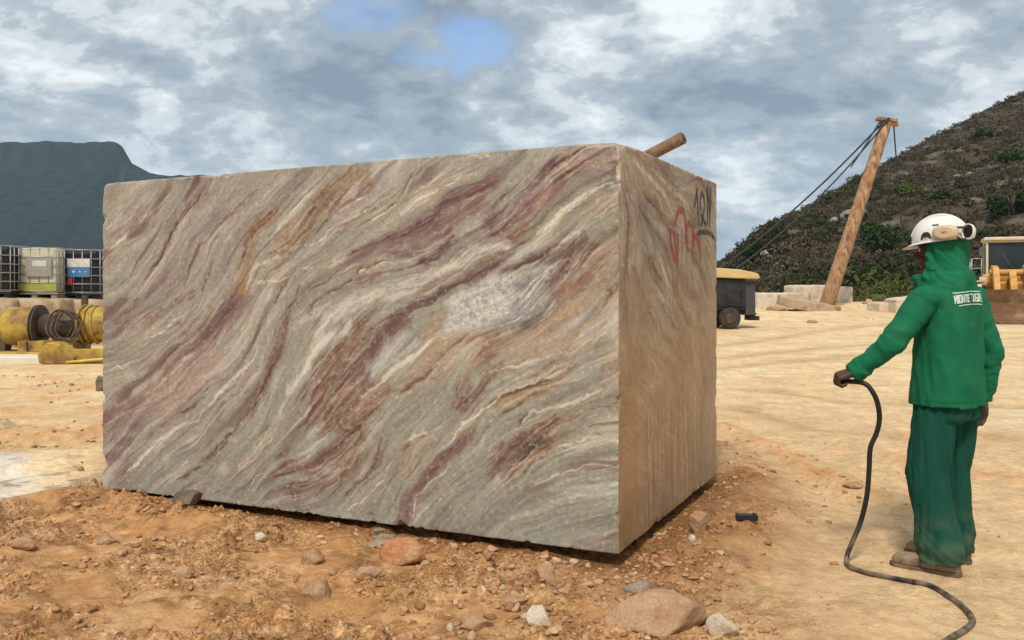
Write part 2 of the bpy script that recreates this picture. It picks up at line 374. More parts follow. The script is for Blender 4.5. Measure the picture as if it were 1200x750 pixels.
for sc_, amp_ in ((26, 1.0), (55, .55), (110, .28)):
    v_ = N('ShaderNodeTexVoronoi'); v_.inputs['Scale'].default_value = sc_; Lk(wv.outputs[0], v_.inputs['Vector'])
    sp_ = N('ShaderNodeSeparateColor'); Lk(v_.outputs['Color'], sp_.inputs[0])
    on_ = M('MULTIPLY', M('GREATER_THAN', sp_.outputs[0], .35), sp_.outputs[1]); hh_ = M('MULTIPLY', M('SUBTRACT', .62, v_.outputs['Distance'], clamp=True), M('ADD', on_, .25)); hts.append(M('MULTIPLY', hh_, amp_)); cols_.append(sp_.outputs[2])
hsum = M('MULTIPLY', M('ADD', hts[0], M('ADD', hts[1], hts[2])), va.outputs['Alpha'])
old_b = [n for n in nt.nodes if n.bl_idname == 'ShaderNodeBump'][0]; b2 = N('ShaderNodeBump'); b2.inputs['Strength'].default_value = .95; b2.inputs['Distance'].default_value = .035; Lk(hsum, b2.inputs['Height']); Lk(old_b.outputs[0], b2.inputs['Normal']); Lk(b2.outputs[0], pb.inputs['Normal'])
cv = M('ADD', M('MULTIPLY', cols_[0], .5), M('MULTIPLY', cols_[1], .5)); cvr = ramp(cv, [(0.15, (.72, .70, .68)), (0.5, (1, 1, 1)), (0.85, (1.32, 1.34, 1.38))], 'LINEAR')
src = pb.inputs['Base Color'].links[0].from_socket; mx = mix(1.0, src, cvr, 'MULTIPLY'); Lk(mix(va.outputs['Alpha'], src, mx), pb.inputs['Base Color'])
tag(ground, kind='structure')
m_ground.node_tree.nodes['Principled BSDF'].inputs['Specular IOR Level'].default_value = .12
# ---------------------------------------------------------------- the stone block
BH = 2.155
TN = Vector((BN.x, BN.y, W3(722, 165, BN.y).z)); TL = Vector((BL.x, BL.y, W3(123, 215, BL.y).z)); TR_ = Vector((BR.x, BR.y, W3(838, 215, BR.y).z))
TB = TL + TR_ - TN
def plane_coords(O, A, Bv):             # returns px -> metric (a,b) on the plane through O spanned by A,Bv
    a = A.normalized(); b = Bv.normalized(); n = a.cross(b)
    def f(u, v):
        d = Vector(((u - CU) / F, 1, (HV - v) / F)); c = Vector((0, 0, CAMH)); t = (O - c).dot(n) / d.dot(n); p = c + d * t - O
        return (p.dot(a), p.dot(b))
    return f
UP = Vector((0, 0, 1))
fF = plane_coords(BL, BN - BL, UP); fR = plane_coords(BN, BR - BN, UP)

def lic(noise, ax, ay, cell, L):        # average the noise along the direction field (ax, ay)
    ny, nx = noise.shape; acc = noise.copy(); cnt = 1
    jj, ii = np.mgrid[0:ny, 0:nx].astype(float)
    def samp(Fd, x, y):
        x = np.clip(x, 0, nx - 1.001); y = np.clip(y, 0, ny - 1.001); x0 = x.astype(int); y0 = y.astype(int); fx = x - x0; fy = y - y0
        return (Fd[y0, x0] * (1 - fx) + Fd[y0, x0 + 1] * fx) * (1 - fy) + (Fd[y0 + 1, x0] * (1 - fx) + Fd[y0 + 1, x0 + 1] * fx) * fy
    st = 1.3
    for sgn in (1, -1):
        x, y = ii.copy(), jj.copy()
        for k in range(int(L / cell / st)):
            xi = np.clip(x, 0, nx - 1).astype(int); yi = np.clip(y, 0, ny - 1).astype(int)
            x = x + sgn * st * ax[yi, xi]; y = y + sgn * st * ay[yi, xi]; acc = acc + samp(noise, x, y); cnt += 1
    a = acc / cnt; return (a - a.mean()) / a.std()
def field(X, Y, lines, sig, base):
    c = np.full(X.shape, math.cos(2 * base) * .004); s = np.full(X.shape, math.sin(2 * base) * .004)
    for pts in lines:
        for (ax, ay), (bx, by) in zip(pts[:-1], pts[1:]):
            l = math.hypot(bx - ax, by - ay)
            if l < 1e-4: continue
            t = math.atan2(by - ay, bx - ax); n = max(1, int(l / .1))
            for k in range(n):
                mx, my = ax + (bx - ax) * (k + .5) / n, ay + (by - ay) * (k + .5) / n
                w = np.exp(-((X - mx) ** 2 + (Y - my) ** 2) / sig ** 2) * l / n * 5 + 2e-3 * l / n / (.05 + (X - mx) ** 2 + (Y - my) ** 2)
                c += w * math.cos(2 * t); s += w * math.sin(2 * t)
    a = .5 * np.arctan2(s, c); return np.cos(a), np.sin(a)
def up(Fd, shape):
    ny, nx = shape; my, mx = Fd.shape
    y = np.linspace(0, my - 1.001, ny); x = np.linspace(0, mx - 1.001, nx); y0 = y.astype(int)[:, None]; x0 = x.astype(int)[None]; fy = (y - y.astype(int))[:, None]; fx = (x - x.astype(int))[None]
    return (Fd[y0, x0] * (1 - fx) + Fd[y0, x0 + 1] * fx) * (1 - fy) + (Fd[y0 + 1, x0] * (1 - fx) + Fd[y0 + 1, x0 + 1] * fx) * fy

# vein colours as the stone itself has them
CR = dict(base=(.335, .305, .25), green=(.31, .30, .235), cream=(.60, .555, .46), white=(.62, .60, .54), dark=(.07, .045, .035), brown=(.17, .095, .052),
          purple=(.13, .060, .062), mauve=(.23, .135, .125), rust=(.23, .125, .08), ochre=(.32, .215, .11), orange=(.42, .23, .08), tan=(.43, .31, .20), pink=(.44, .29, .23), grey=(.24, .24, .235), paleg=(.52, .52, .48), red=(.27, .12, .095))
# (colour, half width in metres, strength, points in photo pixels)
LF = [
 ('mauve', .075, .55, [(236, 208), (214, 243), (196, 270), (180, 310)]),
 ('dark', .010, .8, [(238, 205), (233, 220), (216, 243), (200, 264), (188, 288), (177, 307)]),
 ('brown', .009, .8, [(304, 208), (285, 224), (256, 248), (235, 277), (221, 309), (213, 333)]),
 ('brown', .007, .6, [(251, 296), (243, 318), (237, 336)]), ('cream', .012, .8, [(237, 336), (227, 349), (211, 365), (185, 383), (160, 395)]),
 ('cream', .022, .7, [(155, 219), (140, 238), (125, 256)]), ('cream', .02, .7, [(200, 211), (168, 248), (140, 270), (128, 281)]), ('mauve', .03, .5, [(182, 232), (165, 250), (152, 268)]),
 ('ochre', .05, .75, [(322, 236), (305, 250), (293, 267), (285, 300), (281, 328)]), ('brown', .014, .8, [(318, 240), (300, 255), (288, 275), (283, 300)]),
 ('cream', .022, .75, [(322, 289), (305, 299), (296, 310), (288, 331)]), ('cream', .014, .7, [(347, 312), (320, 321), (293, 329)]),
 ('orange', .035, .9, [(285, 315), (282, 330)]),
 ('mauve', .11, .75, [(283, 333), (264, 365), (248, 380), (227, 400), (211, 420), (173, 452), (141, 480), (121, 497)]),
 ('purple', .035, .55, [(272, 350), (252, 376), (235, 393), (215, 412)]),
 ('pink', .012, 1, [(264, 373), (257, 392), (245, 400), (221, 414), (211, 428), (200, 443), (176, 462), (147, 478), (123, 497)]),
 ('cream', .005, .9, [(250, 392), (240, 400), (225, 409), (212, 422), (198, 438), (172, 460)]),
 ('pink', .10, .55, [(255, 420), (225, 445), (190, 475)]),
 ('mauve', .07, .6, [(150, 525), (128, 560)]), ('mauve', .05, .5, [(170, 505), (140, 535), (125, 545)]),
 ('brown', .03, .5, [(160, 350), (145, 365), (138, 372)]),
 ('cream', .013, .85, [(297, 400), (301, 405), (291, 422), (275, 442), (253, 462), (232, 486), (211, 497), (197, 512), (181, 520), (160, 545), (141, 566)]),
 ('brown', .013, .85, [(350, 328), (336, 357), (328, 395), (320, 416), (307, 449), (291, 478), (275, 502), (253, 521), (235, 545), (205, 563)]),
 ('dark', .006, .9, [(322, 412), (309, 447), (294, 474)]), ('rust', .03, .45, [(335, 365), (322, 410), (307, 449), (290, 480)]),
 ('brown', .011, .8, [(245, 449), (234, 462), (221, 470), (205, 482), (192, 491)]), ('brown', .012, .6, [(195, 488), (190, 497)]),
 ('dark', .006, .7, [(349, 303), (336, 319), (323, 347)]),
 ('ochre', .075, .7, [(425, 192), (395, 212), (365, 240), (340, 268), (325, 285)]), ('brown', .015, .7, [(400, 195), (372, 225), (350, 260)]),
 ('mauve', .03, .8, [(421, 210), (402, 224), (390, 232)]), ('brown', .010, .8, [(395, 229), (382, 250), (371, 263)]),
 ('cream', .01, .7, [(424, 221), (410, 228), (398, 236)]), ('cream', .008, .7, [(435, 234), (415, 243), (400, 250), (385, 262), (371, 274), (344, 280)]),
 ('cream', .014, .75, [(485, 194), (475, 212), (464, 229), (450, 241), (435, 250)]), ('brown', .008, .7, [(483, 192), (470, 215), (455, 232)]),
 ('cream', .010, .7, [(520, 188), (491, 210), (464, 231)]), ('cream', .010, .7, [(560, 188), (520, 205), (495, 220), (472, 239)]), ('brown', .006, .6, [(520, 202), (500, 215)]),
 ('cream', .012, .65, [(411, 282), (395, 294), (378, 303)]),
 ('purple', .020, .85, [(576, 205), (548, 217), (520, 231), (501, 247), (477, 263), (456, 269)]), ('brown', .012, .7, [(456, 269), (435, 278), (413, 284), (405, 292)]),
 ('mauve', .09, .85, [(560, 232), (520, 252), (490, 270), (462, 278)]), ('purple', .035, .7, [(530, 266), (512, 285), (503, 296)]), ('purple', .03, .5, [(465, 285), (480, 290), (500, 290)]),
 ('brown', .012, .8, [(450, 298), (427, 306), (411, 322), (396, 331), (381, 335), (370, 348), (360, 362)]), ('brown', .009, .7, [(397, 306), (380, 318), (365, 327)]),
 ('rust', .035, .45, [(440, 310), (425, 320)]),
 ('cream', .045, .8, [(590, 276), (562, 289), (526, 303), (485, 325), (453, 330), (419, 341), (392, 357), (370, 385)]), ('cream', .012, .8, [(455, 300), (437, 305), (425, 311)]),
 ('cream', .012, .7, [(368, 303), (356, 305), (345, 317)]),
 ('red', .035, .8, [(580, 203), (560, 211), (545, 219), (535, 228)]), ('pink', .02, .5, [(560, 222), (540, 236)]),
 ('purple', .045, .9, [(645, 183), (624, 205), (600, 228), (575, 254)]), ('mauve', .06, .5, [(650, 200), (630, 220), (600, 245)]),
 ('rust', .06, .9, [(722, 166), (700, 170), (680, 176), (662, 184)]), ('rust', .065, .75, [(662, 184), (648, 205), (632, 228), (612, 250), (590, 275)]), ('pink', .03, .5, [(640, 215), (630, 235)]),
 ('cream', .016, .8, [(727, 192), (699, 208), (666, 236), (645, 254), (632, 264)]), ('cream', .014, .8, [(728, 222), (699, 244), (677, 261), (654, 278)]), ('cream', .012, .6, [(727, 210), (705, 222), (690, 230)]),
 ('cream', .008, .7, [(690, 184), (712, 187), (724, 192)]),
 ('purple', .055, .95, [(680, 270), (660, 283), (618, 296), (576, 306), (545, 320)]), ('purple', .03, .7, [(545, 318), (520, 335), (480, 350)]), ('brown', .03, .5, [(600, 285), (560, 297), (520, 320), (490, 335)]),
 ('purple', .025, .8, [(672, 285), (660, 303), (645, 325)]), ('red', .055, .8, [(668, 300), (655, 320), (645, 340)]), ('red', .03, .6, [(690, 320), (670, 340)]), ('cream', .007, .8, [(682, 290), (668, 308), (655, 325)]),
 ('brown', .012, .9, [(727, 262), (708, 265), (695, 275), (688, 286), (700, 288)]), ('brown', .01, .8, [(727, 275), (712, 280), (703, 292)]), ('rust', .05, .5, [(722, 270), (700, 285), (680, 300)]), ('tan', .12, .6, [(715, 290), (690, 330), (660, 360)]),
 ('ochre', .05, .95, [(720, 322), (717, 335)]), ('brown', .02, .9, [(713, 326), (712, 338)]), ('brown', .014, .9, [(723, 318), (722, 332)]),
 ('rust', .10, .8, [(420, 378), (404, 410), (385, 440), (368, 465), (372, 490), (390, 480), (410, 455), (425, 440)]), ('rust', .11, .65, [(425, 470), (410, 500), (400, 530), (370, 545), (345, 545)]), ('rust', .05, .5, [(450, 450), (430, 475), (424, 500)]),
 ('brown', .013, .9, [(436, 380), (432, 388), (411, 408), (400, 425), (387, 437), (372, 450), (365, 463), (368, 488)]), ('brown', .01, .8, [(428, 400), (412, 425), (398, 440)]),
 ('mauve', .08, .95, [(472, 368), (452, 384), (440, 400), (430, 420), (423, 432)]), ('purple', .045, .6, [(468, 370), (448, 385), (436, 405)]),
 ('brown', .009, .8, [(484, 372), (468, 361), (448, 368), (436, 382), (428, 404), (420, 425)]),
 ('cream', .03, .75, [(409, 370), (405, 380), (388, 392), (371, 403), (362, 420), (355, 432), (339, 453)]), ('cream', .03, .5, [(340, 375), (352, 362), (375, 362), (392, 365)]),
 ('paleg', .05, .65, [(480, 392), (455, 410), (438, 425)]),
 ('cream', .018, .8, [(512, 390), (490, 408), (469, 421), (440, 446), (425, 458)]), ('pink', .022, .9, [(517, 408), (507, 416), (493, 432), (480, 446), (469, 456)]), ('pink', .018, .8, [(450, 465), (435, 480), (421, 491)]), ('pink', .018, .8, [(415, 445), (405, 455), (392, 464)]),
 ('brown', .009, .85, [(505, 430), (496, 440), (478, 450), (459, 461), (440, 478), (421, 493), (412, 502), (400, 501), (396, 492), (398, 480)]),
 ('brown', .014, .95, [(400, 503), (424, 501), (427, 510), (414, 532), (397, 547), (378, 562), (356, 573), (340, 577)]), ('pink', .008, .8, [(428, 520), (410, 542), (392, 555), (375, 567)]),
 ('mauve', .13, .5, [(420, 540), (395, 560), (370, 575), (330, 575)]), ('brown', .012, .8, [(352, 570), (346, 564), (338, 568), (337, 578), (345, 582), (352, 577)]), ('cream', .02, .8, [(344, 573), (347, 574)]),
 ('brown', .010, .8, [(446, 510), (438, 545), (429, 560), (417, 567), (404, 582)]),
 ('cream', .010, .8, [(520, 490), (505, 502), (485, 508), (468, 519), (460, 535), (455, 547), (447, 565), (427, 586), (403, 601)]), ('cream', .004, .7, [(447, 565), (462, 582)]),
 ('brown', .014, .9, [(460, 533), (470, 527), (480, 520)]), ('tan', .08, .45, [(500, 520), (480, 545)]),
 ('mauve', .055, .8, [(545, 508), (520, 535), (505, 550), (492, 570), (479, 590), (474, 606)]), ('brown', .016, .9, [(538, 515), (520, 535), (505, 550), (494, 569), (479, 588), (475, 604)]),
 ('cream', .008, .6, [(530, 545), (510, 560), (490, 580), (482, 605)]),
 ('cream', .011, .9, [(727, 374), (715, 383), (705, 388), (692, 394), (677, 402), (668, 405), (654, 405), (643, 412), (626, 419), (600, 426), (576, 430)]),
 ('tan', .17, .75, [(520, 400), (560, 385), (620, 385), (650, 382)]), ('rust', .06, .5, [(575, 395), (572, 430), (548, 470)]), ('ochre', .05, .5, [(545, 385), (580, 390)]), ('brown', .014, .7, [(548, 462), (535, 475)]), ('rust', .05, .45, [(545, 440), (540, 470)]),
 ('ochre', .06, .75, [(655, 425), (635, 442), (610, 455), (590, 463)]), ('cream', .008, .9, [(672, 418), (655, 428), (640, 432), (615, 444), (600, 450), (587, 455), (575, 470), (562, 483), (537, 503), (520, 522)]), ('brown', .008, .8, [(640, 437), (615, 449), (595, 460)]),
 ('cream', .014, .9, [(727, 447), (708, 455), (688, 458), (668, 466), (652, 471), (635, 474), (624, 478), (615, 492), (607, 508)]), ('brown', .006, .7, [(620, 480), (611, 495), (606, 510)]),
 ('cream', .020, .8, [(727, 490), (712, 480), (702, 483), (688, 489)]), ('rust', .02, .6, [(680, 486), (660, 492), (648, 498)]), ('cream', .010, .8, [(727, 503), (705, 507), (688, 511), (670, 517), (654, 520)]), ('brown', .005, .7, [(725, 501), (688, 508)]),
 ('rust', .075, .85, [(643, 500), (632, 518), (612, 530), (590, 548)]), ('dark', .022, .85, [(640, 505), (625, 518), (608, 530), (592, 545), (584, 556)]), ('brown', .03, .7, [(640, 520), (615, 533)]), ('pink', .008, .8, [(640, 530), (622, 535), (605, 538), (592, 550)]),
 ('cream', .010, .8, [(727, 542), (700, 543), (683, 543), (666, 550), (645, 558), (626, 564)]), ('brown', .006, .7, [(700, 538), (683, 543), (665, 547)]), ('tan', .05, .5, [(727, 550), (700, 550)]),
 ('brown', .012, .7, [(590, 515), (580, 525)]), ('cream', .006, .6, [(600, 505), (585, 512), (572, 527)]), ('rust', .03, .5, [(225, 335), (160, 372), (135, 385)]),
 ('cream', .005, .7, [(160, 440), (140, 425), (128, 430)]), ('cream', .005, .6, [(330, 500), (300, 530), (270, 560), (240, 580)]), ('cream', .005, .6, [(345, 480), (310, 510), (280, 545)]), ('cream', .006, .6, [(320, 545), (300, 560), (285, 580)]),
 ('cream', .005, .6, [(560, 545), (530, 570), (510, 590)]), ('tan', .06, .5, [(727, 400), (715, 430)]),
]
GREY_PATCH = [(515, 388), (528, 350), (545, 330), (576, 318), (615, 311), (655, 293), (642, 318), (640, 345), (620, 362), (590, 370), (560, 374), (535, 382)]
DGREY = [(600, 330), (640, 312), (643, 345), (655, 352), (615, 378), (570, 384), (595, 360)]
LR = [  # right face
 ('brown', .02, .7, [(733, 215), (735, 250), (733, 320), (735, 380)]), ('cream', .015, .6, [(728, 180), (728, 215), (730, 300)]), ('tan', .05, .5, [(740, 190), (750, 240), (745, 340)]),
 ('cream', .018, .7, [(742, 178), (762, 200), (780, 222), (793, 250)]), ('cream', .012, .6, [(765, 190), (790, 215), (810, 240)]), ('cream', .014, .7, [(765, 272), (774, 300), (786, 330), (795, 352)]), ('cream', .03, .6, [(772, 330), (780, 350), (788, 370)]),
 ('brown', .02, .8, [(755, 215), (770, 235), (776, 245)]), ('brown', .03, .6, [(758, 295), (770, 320), (778, 350), (792, 385)]), ('brown', .016, .6, [(740, 300), (755, 350), (770, 380)]), ('brown', .012, .6, [(780, 300), (790, 340), (806, 370)]),
 ('green', .08, .8, [(768, 260), (772, 285)]), ('mauve', .04, .5, [(750, 230), (762, 260), (768, 290)]), ('brown', .014, .5, [(795, 400), (808, 440), (818, 470)]), ('cream', .008, .6, [(728, 455), (750, 470), (768, 500), (775, 520)]), ('cream', .008, .6, [(750, 395), (770, 430), (790, 450), (800, 470)]),
 ('brown', .010, .6, [(822, 398), (824, 440), (826, 470)]), ('tan', .10, .5, [(770, 420), (790, 470), (800, 500)]),
]
def face_tex(W_, H_, NX, NY, lines, f, base_ang, seed, front):
    cell = W_ / (NX - 1); X, Y = np.meshgrid(np.linspace(0, W_, NX), np.linspace(0, H_, NY))
    ML = [[f(*p) for p in l[3]] for l in lines]
    lx, ly = np.meshgrid(np.linspace(0, W_, 76 if front else 40), np.linspace(0, H_, 44))
    ax, ay = field(lx, ly, [m for m, l in zip(ML, lines) if l[1] < .16], .22, base_ang)
    # double-angle upsampling keeps the field free of seams
    a2c = up(ax * ax - ay * ay, X.shape); a2s = up(2 * ax * ay, X.shape); a = .5 * np.arctan2(a2s, a2c)
    a = a + (.34 if front else .8) * fbm(X * 3, Y * 3, seed + 3, 3) + (.40 if front else .9) * pn(X * 11, Y * 11, seed + 8) + .38 * pn(X * 23, Y * 23, seed + 9)
    ax, ay = np.cos(a), np.sin(a)
    rs = np.random.RandomState(seed)
    wht = rs.randn(*X.shape)
    n1 = lic(wht, ax, ay, cell, .05); n2 = lic(fbm(X * 45, Y * 45, seed, 3), ax, ay, cell, .22); n3_ = lic(fbm(X * 16, Y * 16, seed + 20, 4), ax, ay, cell, .24); n4 = lic(fbm(X * 5, Y * 5, seed + 30, 4), ax, ay, cell, .5)
    n6 = lic(fbm(X * 9 + 3, Y * 9, seed + 55, 4), ax, ay, cell, .34)
    n5 = lic(fbm(X * 22 + 9, Y * 22, seed + 50, 4), ax, ay, cell, .16)
    sp = fbm(X * 30, Y * 30, seed + 40, 4)
    K = {k: np.array(v) for k, v in CR.items()}
    C = np.broadcast_to(K['base'], X.shape + (3,)).copy(); relief = np.zeros(X.shape)
    def bl(m, k): 
        nonlocal C
        m = np.clip(m, 0, 1)[..., None]; C = C * (1 - m) + k * m
    quiet = .35 + .9 * sstep(-.25, .35, fbm(X * 1.4, Y * 1.4, seed + 99, 3))
    if front:
        gr = sstep(-.3, .5, (X - W_ * .45) / W_ * 1.2 - (Y - H_ * .5) / H_ * .9 + .25 * n4 * .5)
        bl(gr * .85, K['green']); bl((1 - gr) * sstep(0, 1.5, n4) * .22, K['tan']); bl(sstep(.3, 1.8, -n4) * .42, K['mauve'])
    else:
        bl(sstep(-.5, 1.5, n4) * .5, K['tan']); bl(sstep(0, 1.6, -n4) * .5, K['brown'] * 1.7)
    fs = (.85 if front else .9) * quiet; bl(sstep(1.1, 2.5, n3_) * .36 * fs, K['cream']); bl(sstep(1.2, 2.6, -n3_) * .40 * fs, K['rust'] * 1.1)
    bl(sstep(1.4, 2.8, n2) * .38 * fs, K['cream']); bl(sstep(1.4, 2.8, -n2) * .5 * fs, K['brown'])
    relief += -.0012 * sstep(1, 2.4, -n2)
    wx = X + .035 * fbm(X * 4, Y * 4, seed + 60, 3) + .010 * fbm(X * 20, Y * 20, seed + 63, 3); wy = Y + .035 * fbm(X * 4, Y * 4, seed + 66, 3) + .010 * fbm(X * 20, Y * 20, seed + 69, 3)
    if front:
        def pm(pts, soft): return poly_mask(wx + .03 * n3_ * .4, wy, [f(*p) for p in pts], soft)
    order = sorted(range(len(lines)), key=lambda i: -lines[i][1])
    did = False
    for i in order:
        c, w, st, _ = lines[i]; P = ML[i]
        if front and not did and w < .05:
            did = True
            cr = sstep(-.1, .5, fbm(X * 24, Y * 24, seed + 71, 4)); m = pm(GREY_PATCH, .035)
            bl(m * .9, K['white']); bl(m * cr * .6, K['grey']); d1, d2, _i = worley(wx * 22, wy * 22, 7); bl(m * sstep(.16, 0, d2 - d1) * .45, K['dark'] * 1.6)
            m = pm(DGREY, .05); bl(m * .75, K['grey']); bl(m * sstep(.2, 1.2, n2) * .8, K['white']); bl(m * sstep(.3, 1.5, -n3_) * .7, K['dark'] * 1.3)
        x0 = min(p[0] for p in P) - w * 3 - .1; x1 = max(p[0] for p in P) + w * 3 + .1; y0 = min(p[1] for p in P) - w * 3 - .1; y1 = max(p[1] for p in P) + w * 3 + .1
        i0, i1 = max(0, int(x0 / cell)), min(NX, int(x1 / cell) + 2); ch = H_ / (NY - 1); j0, j1 = max(0, int(y0 / ch)), min(NY, int(y1 / ch) + 2)
        if i1 <= i0 or j1 <= j0: continue
        sl_ = (slice(j0, j1), slice(i0, i1))
        d = pdist(wx[sl_], wy[sl_], P); 
        if w >= .03:       # a broad streaked band: breaks up along the grain
            m = sstep(1.45, .35, d / w + .34 * n3_[sl_] + .22 * n2[sl_]) * min(1, st * 1.35) * np.clip(.84 + .30 * n5[sl_] + .16 * n2[sl_], .15, 1)
        else:
            e0 = np.hypot(wx[sl_] - P[0][0], wy[sl_] - P[0][1]); e1_ = np.hypot(wx[sl_] - P[-1][0], wy[sl_] - P[-1][1]); tp = .35 + .65 * np.clip(np.minimum(e0, e1_) / .16, 0, 1)
            ww = w * tp * (.55 + 1.1 * np.clip(.5 + sp[sl_] + .25 * n3_[sl_], 0, 1.2)); d = np.abs(d + .35 * w * n2[sl_])
            crisp = c in ('cream', 'pink', 'white') and w < .025; m = np.exp(-(d / (ww * (.75 if crisp else 1))) ** (4 if crisp else 2)) * min(1, st * 1.35) * np.clip(1.1 + .5 * n5[sl_] + .25 * n2[sl_], .25, 1)
            if crisp: cm = np.exp(-((d - ww * .95) / .0045) ** 2) * .42 * np.clip(.6 + .6 * n5[sl_], 0, 1); C[sl_] = C[sl_] * (1 - cm[..., None]) + K['brown'] * cm[..., None]
            hal = np.exp(-(d / (ww * 3.2 + .008)) ** 2) * .38 * np.clip(.6 + .5 * n2[sl_] + .3 * n5[sl_], 0, 1); hc_ = K['mauve'] if c in ('brown', 'dark', 'purple') else (K['tan'] * 1.1 if c in ('cream', 'pink') else K[c])
            C[sl_] = C[sl_] * (1 - hal[..., None]) + hc_ * hal[..., None]
        m = np.clip(m, 0, 1); C[sl_] = C[sl_] * (1 - m[..., None]) + K[c] * m[..., None]
        if w < .03: relief[sl_] += m * (.0012 if c in ('cream', 'pink', 'white') else -.003)
        elif c in ('rust', 'ochre', 'brown'):      # rusty zones are crumbly: speckled light and dark
            cl = .55 * fbm(X[sl_] * 26, Y[sl_] * 26, seed + 77, 4) + .22 * n2[sl_]; mm = m[..., None]
            C[sl_] = C[sl_] * (1 - mm * .55 * sstep(.05, .45, cl)[..., None]) + K['pink'] * 1.15 * mm * .55 * sstep(.05, .45, cl)[..., None]
            C[sl_] = C[sl_] * (1 - mm * .6 * sstep(.05, .45, -cl)[..., None]) + K['brown'] * .8 * mm * .6 * sstep(.05, .45, -cl)[..., None]
            relief[sl_] += m * .004 * cl
    hm = fbm(X * 2.2, Y * 2.2, seed + 95, 3); hw = (1.0 if front else .6)
    bl(np.exp(-(n3_ / .055) ** 2) * sstep(.0, .35, hm + .25 * sp) * .55 * hw, K['brown']); bl(np.exp(-((n3_ - .9) / .05) ** 2) * sstep(-.1, .3, -hm + .25 * sp) * .45 * hw, K['cream'])
    bl(np.exp(-((n5 + .7) / .05) ** 2) * sstep(.05, .3, -hm + .3 * sp) * .5 * hw, K['dark'] * 1.6); bl(np.exp(-((n4 - .2) / .025) ** 2) * sstep(.0, .3, sp) * .5 * hw, K['dark'] * 1.5)
    ck = fbm(X * 34, Y * 34, seed + 97, 4); bl(sstep(.28, .5, ck) * .30, K['brown']); bl(sstep(.30, .5, -ck) * .28, K['cream'] * 1.1)
    reg = fbm(X * .9 + 4, Y * .9, seed + 101, 3); lowq = 1 - .75 * sstep(-.25, .3, X / W_ - .45 - (Y / H_ - .45)) if front else 1
    bl(sstep(1.0, 2.0, -n6 - 1.0 * reg) * lowq * (.42 if front else .45), K['purple'] * 1.25 if front else K['brown'] * 1.3); bl(sstep(1.2, 2.2, n6 + 1.0 * reg) * .30, K['cream'])
    bl(sstep(1.4, 2.2, -n6 + .8 * reg) * lowq * .45, K['brown'] * 1.15)
    C *= .97
    C *= (1 + .06 * n1 + .05 * n2 + .05 * n3_ + .05 * n6)[..., None]
    C *= (1 + .10 * fbm(X * 60, Y * 60, seed + 90, 2))[..., None]
    return X, Y, np.clip(C, .01, .85), relief
WF = (BN - BL).length; WR = (BR - BN).length; HF = 2.2
NXF, NXR, NYB = 840, 330, 470
_, _, CF, RF = face_tex(WF, HF, NXF, NYB, LF, fF, R(48), 5, True)
XR, YR, CRt, RRt = face_tex(WR, HF, NXR, NYB, LR, fR, R(-62), 105, False)
# dust splashed over the foot of the right face, an unwashed smooth strip by the near corner, water runs
K = {k: np.array(v) for k, v in CR.items()}
def blr(m, k):
    global CRt
    m = np.clip(m, 0, 1)[..., None]; CRt = CRt * (1 - m) + np.array(k) * m
nn = fbm(XR * 2, YR * 2, 301, 4); runs = fbm(XR * 26, YR * 1.6, 311, 4); gr_ = fbm(XR * 14, YR * 14, 321, 4)
CRt *= 1.0
blr(sstep(1.75, .75, YR + .35 * nn) * .72, (.42, .27, .145))
blr(sstep(.95, .3, YR + .4 * nn) * .35 * sstep(-.2, .3, gr_), (.36, .24, .14))
blr(sstep(.36, .30, XR + .02 * nn) * sstep(1.0, .8, YR + .1 * nn) * .6, (.36, .23, .11))
lowm = sstep(.85, .55, YR + .15 * nn) * sstep(.42, .46, XR)
blr(lowm * sstep(.0, .35, runs + .5 * gr_) * .35, (.56, .48, .38)); blr(lowm * sstep(.05, .4, -runs + .5 * gr_) * .4, (.17, .12, .075))
blr(sstep(1.2, .6, YR + .3 * nn) * sstep(1.4, 2.1, XR) * .45, (.33, .28, .22))
blr(sstep(.15, .45, fbm(XR * 18, YR * 1.3, 333, 3)) * .10, (.20, .13, .08))
CRt = CRt * np.array([1.05, .97, .90]) * (.95 * (1 + .25 * nn + .2 * gr_))[..., None]
def paint(lines, w, col, st=1.0, drip=0):
    for L in lines:
        P = [fR(*p) for p in L]; d = pdist(XR + .004 * gr_, YR + .004 * gr_, P); blr(sstep(w * 1.15, w * .75, d) * st * np.clip(.9 + .5 * gr_, 0, 1), col)
RED = (.30, .022, .025); BLACK = (.012, .011, .010)
paint([[(785, 264), (786, 280), (789, 292), (793, 303)], [(790, 268), (792, 285), (794, 300)], [(794, 270), (794, 290)],
       [(791, 254), (792.5, 246), (795, 239), (799, 238), (802, 243), (803, 250), (804, 264), (806, 285)],
       [(804, 275), (804, 264), (806.5, 255), (810, 258), (812, 268), (813, 280)],
       [(812, 288), (812, 275), (814, 271), (817, 273), (819.5, 281), (821, 296)]], .027, RED, .92)
paint([[(787, 280), (788, 312), (789, 352)], [(794, 290), (794, 342)], [(804, 270), (805, 300), (804.6, 336)], [(811, 284), (811, 360)], [(821, 295), (821, 345)], [(793, 300), (797, 320), (803, 343)], [(798, 262), (799, 300)]], .007, (.22, .05, .04), .7)
paint([[(817, 216), (815.5, 226), (814, 234)], [(817, 217), (818, 240), (819, 257)],
       [(821, 238), (821, 226), (823, 219), (825.5, 225), (826, 236), (824, 248), (822, 257)], [(822, 246), (825, 253), (827, 257)]], .021, BLACK, .93)
paint([[(829, 214), (829.5, 235), (829, 255)], [(829, 215), (831, 230), (832, 245), (831.5, 257)], [(833, 216), (833, 232), (832, 245)]], .024, BLACK, .95)
paint([[(817.5, 268), (822, 266), (829, 267), (834, 270), (837, 274)]], .020, BLACK, .95)
paint([[(820, 262), (820, 285)], [(827, 258), (827, 262)]], .006, BLACK, .7)

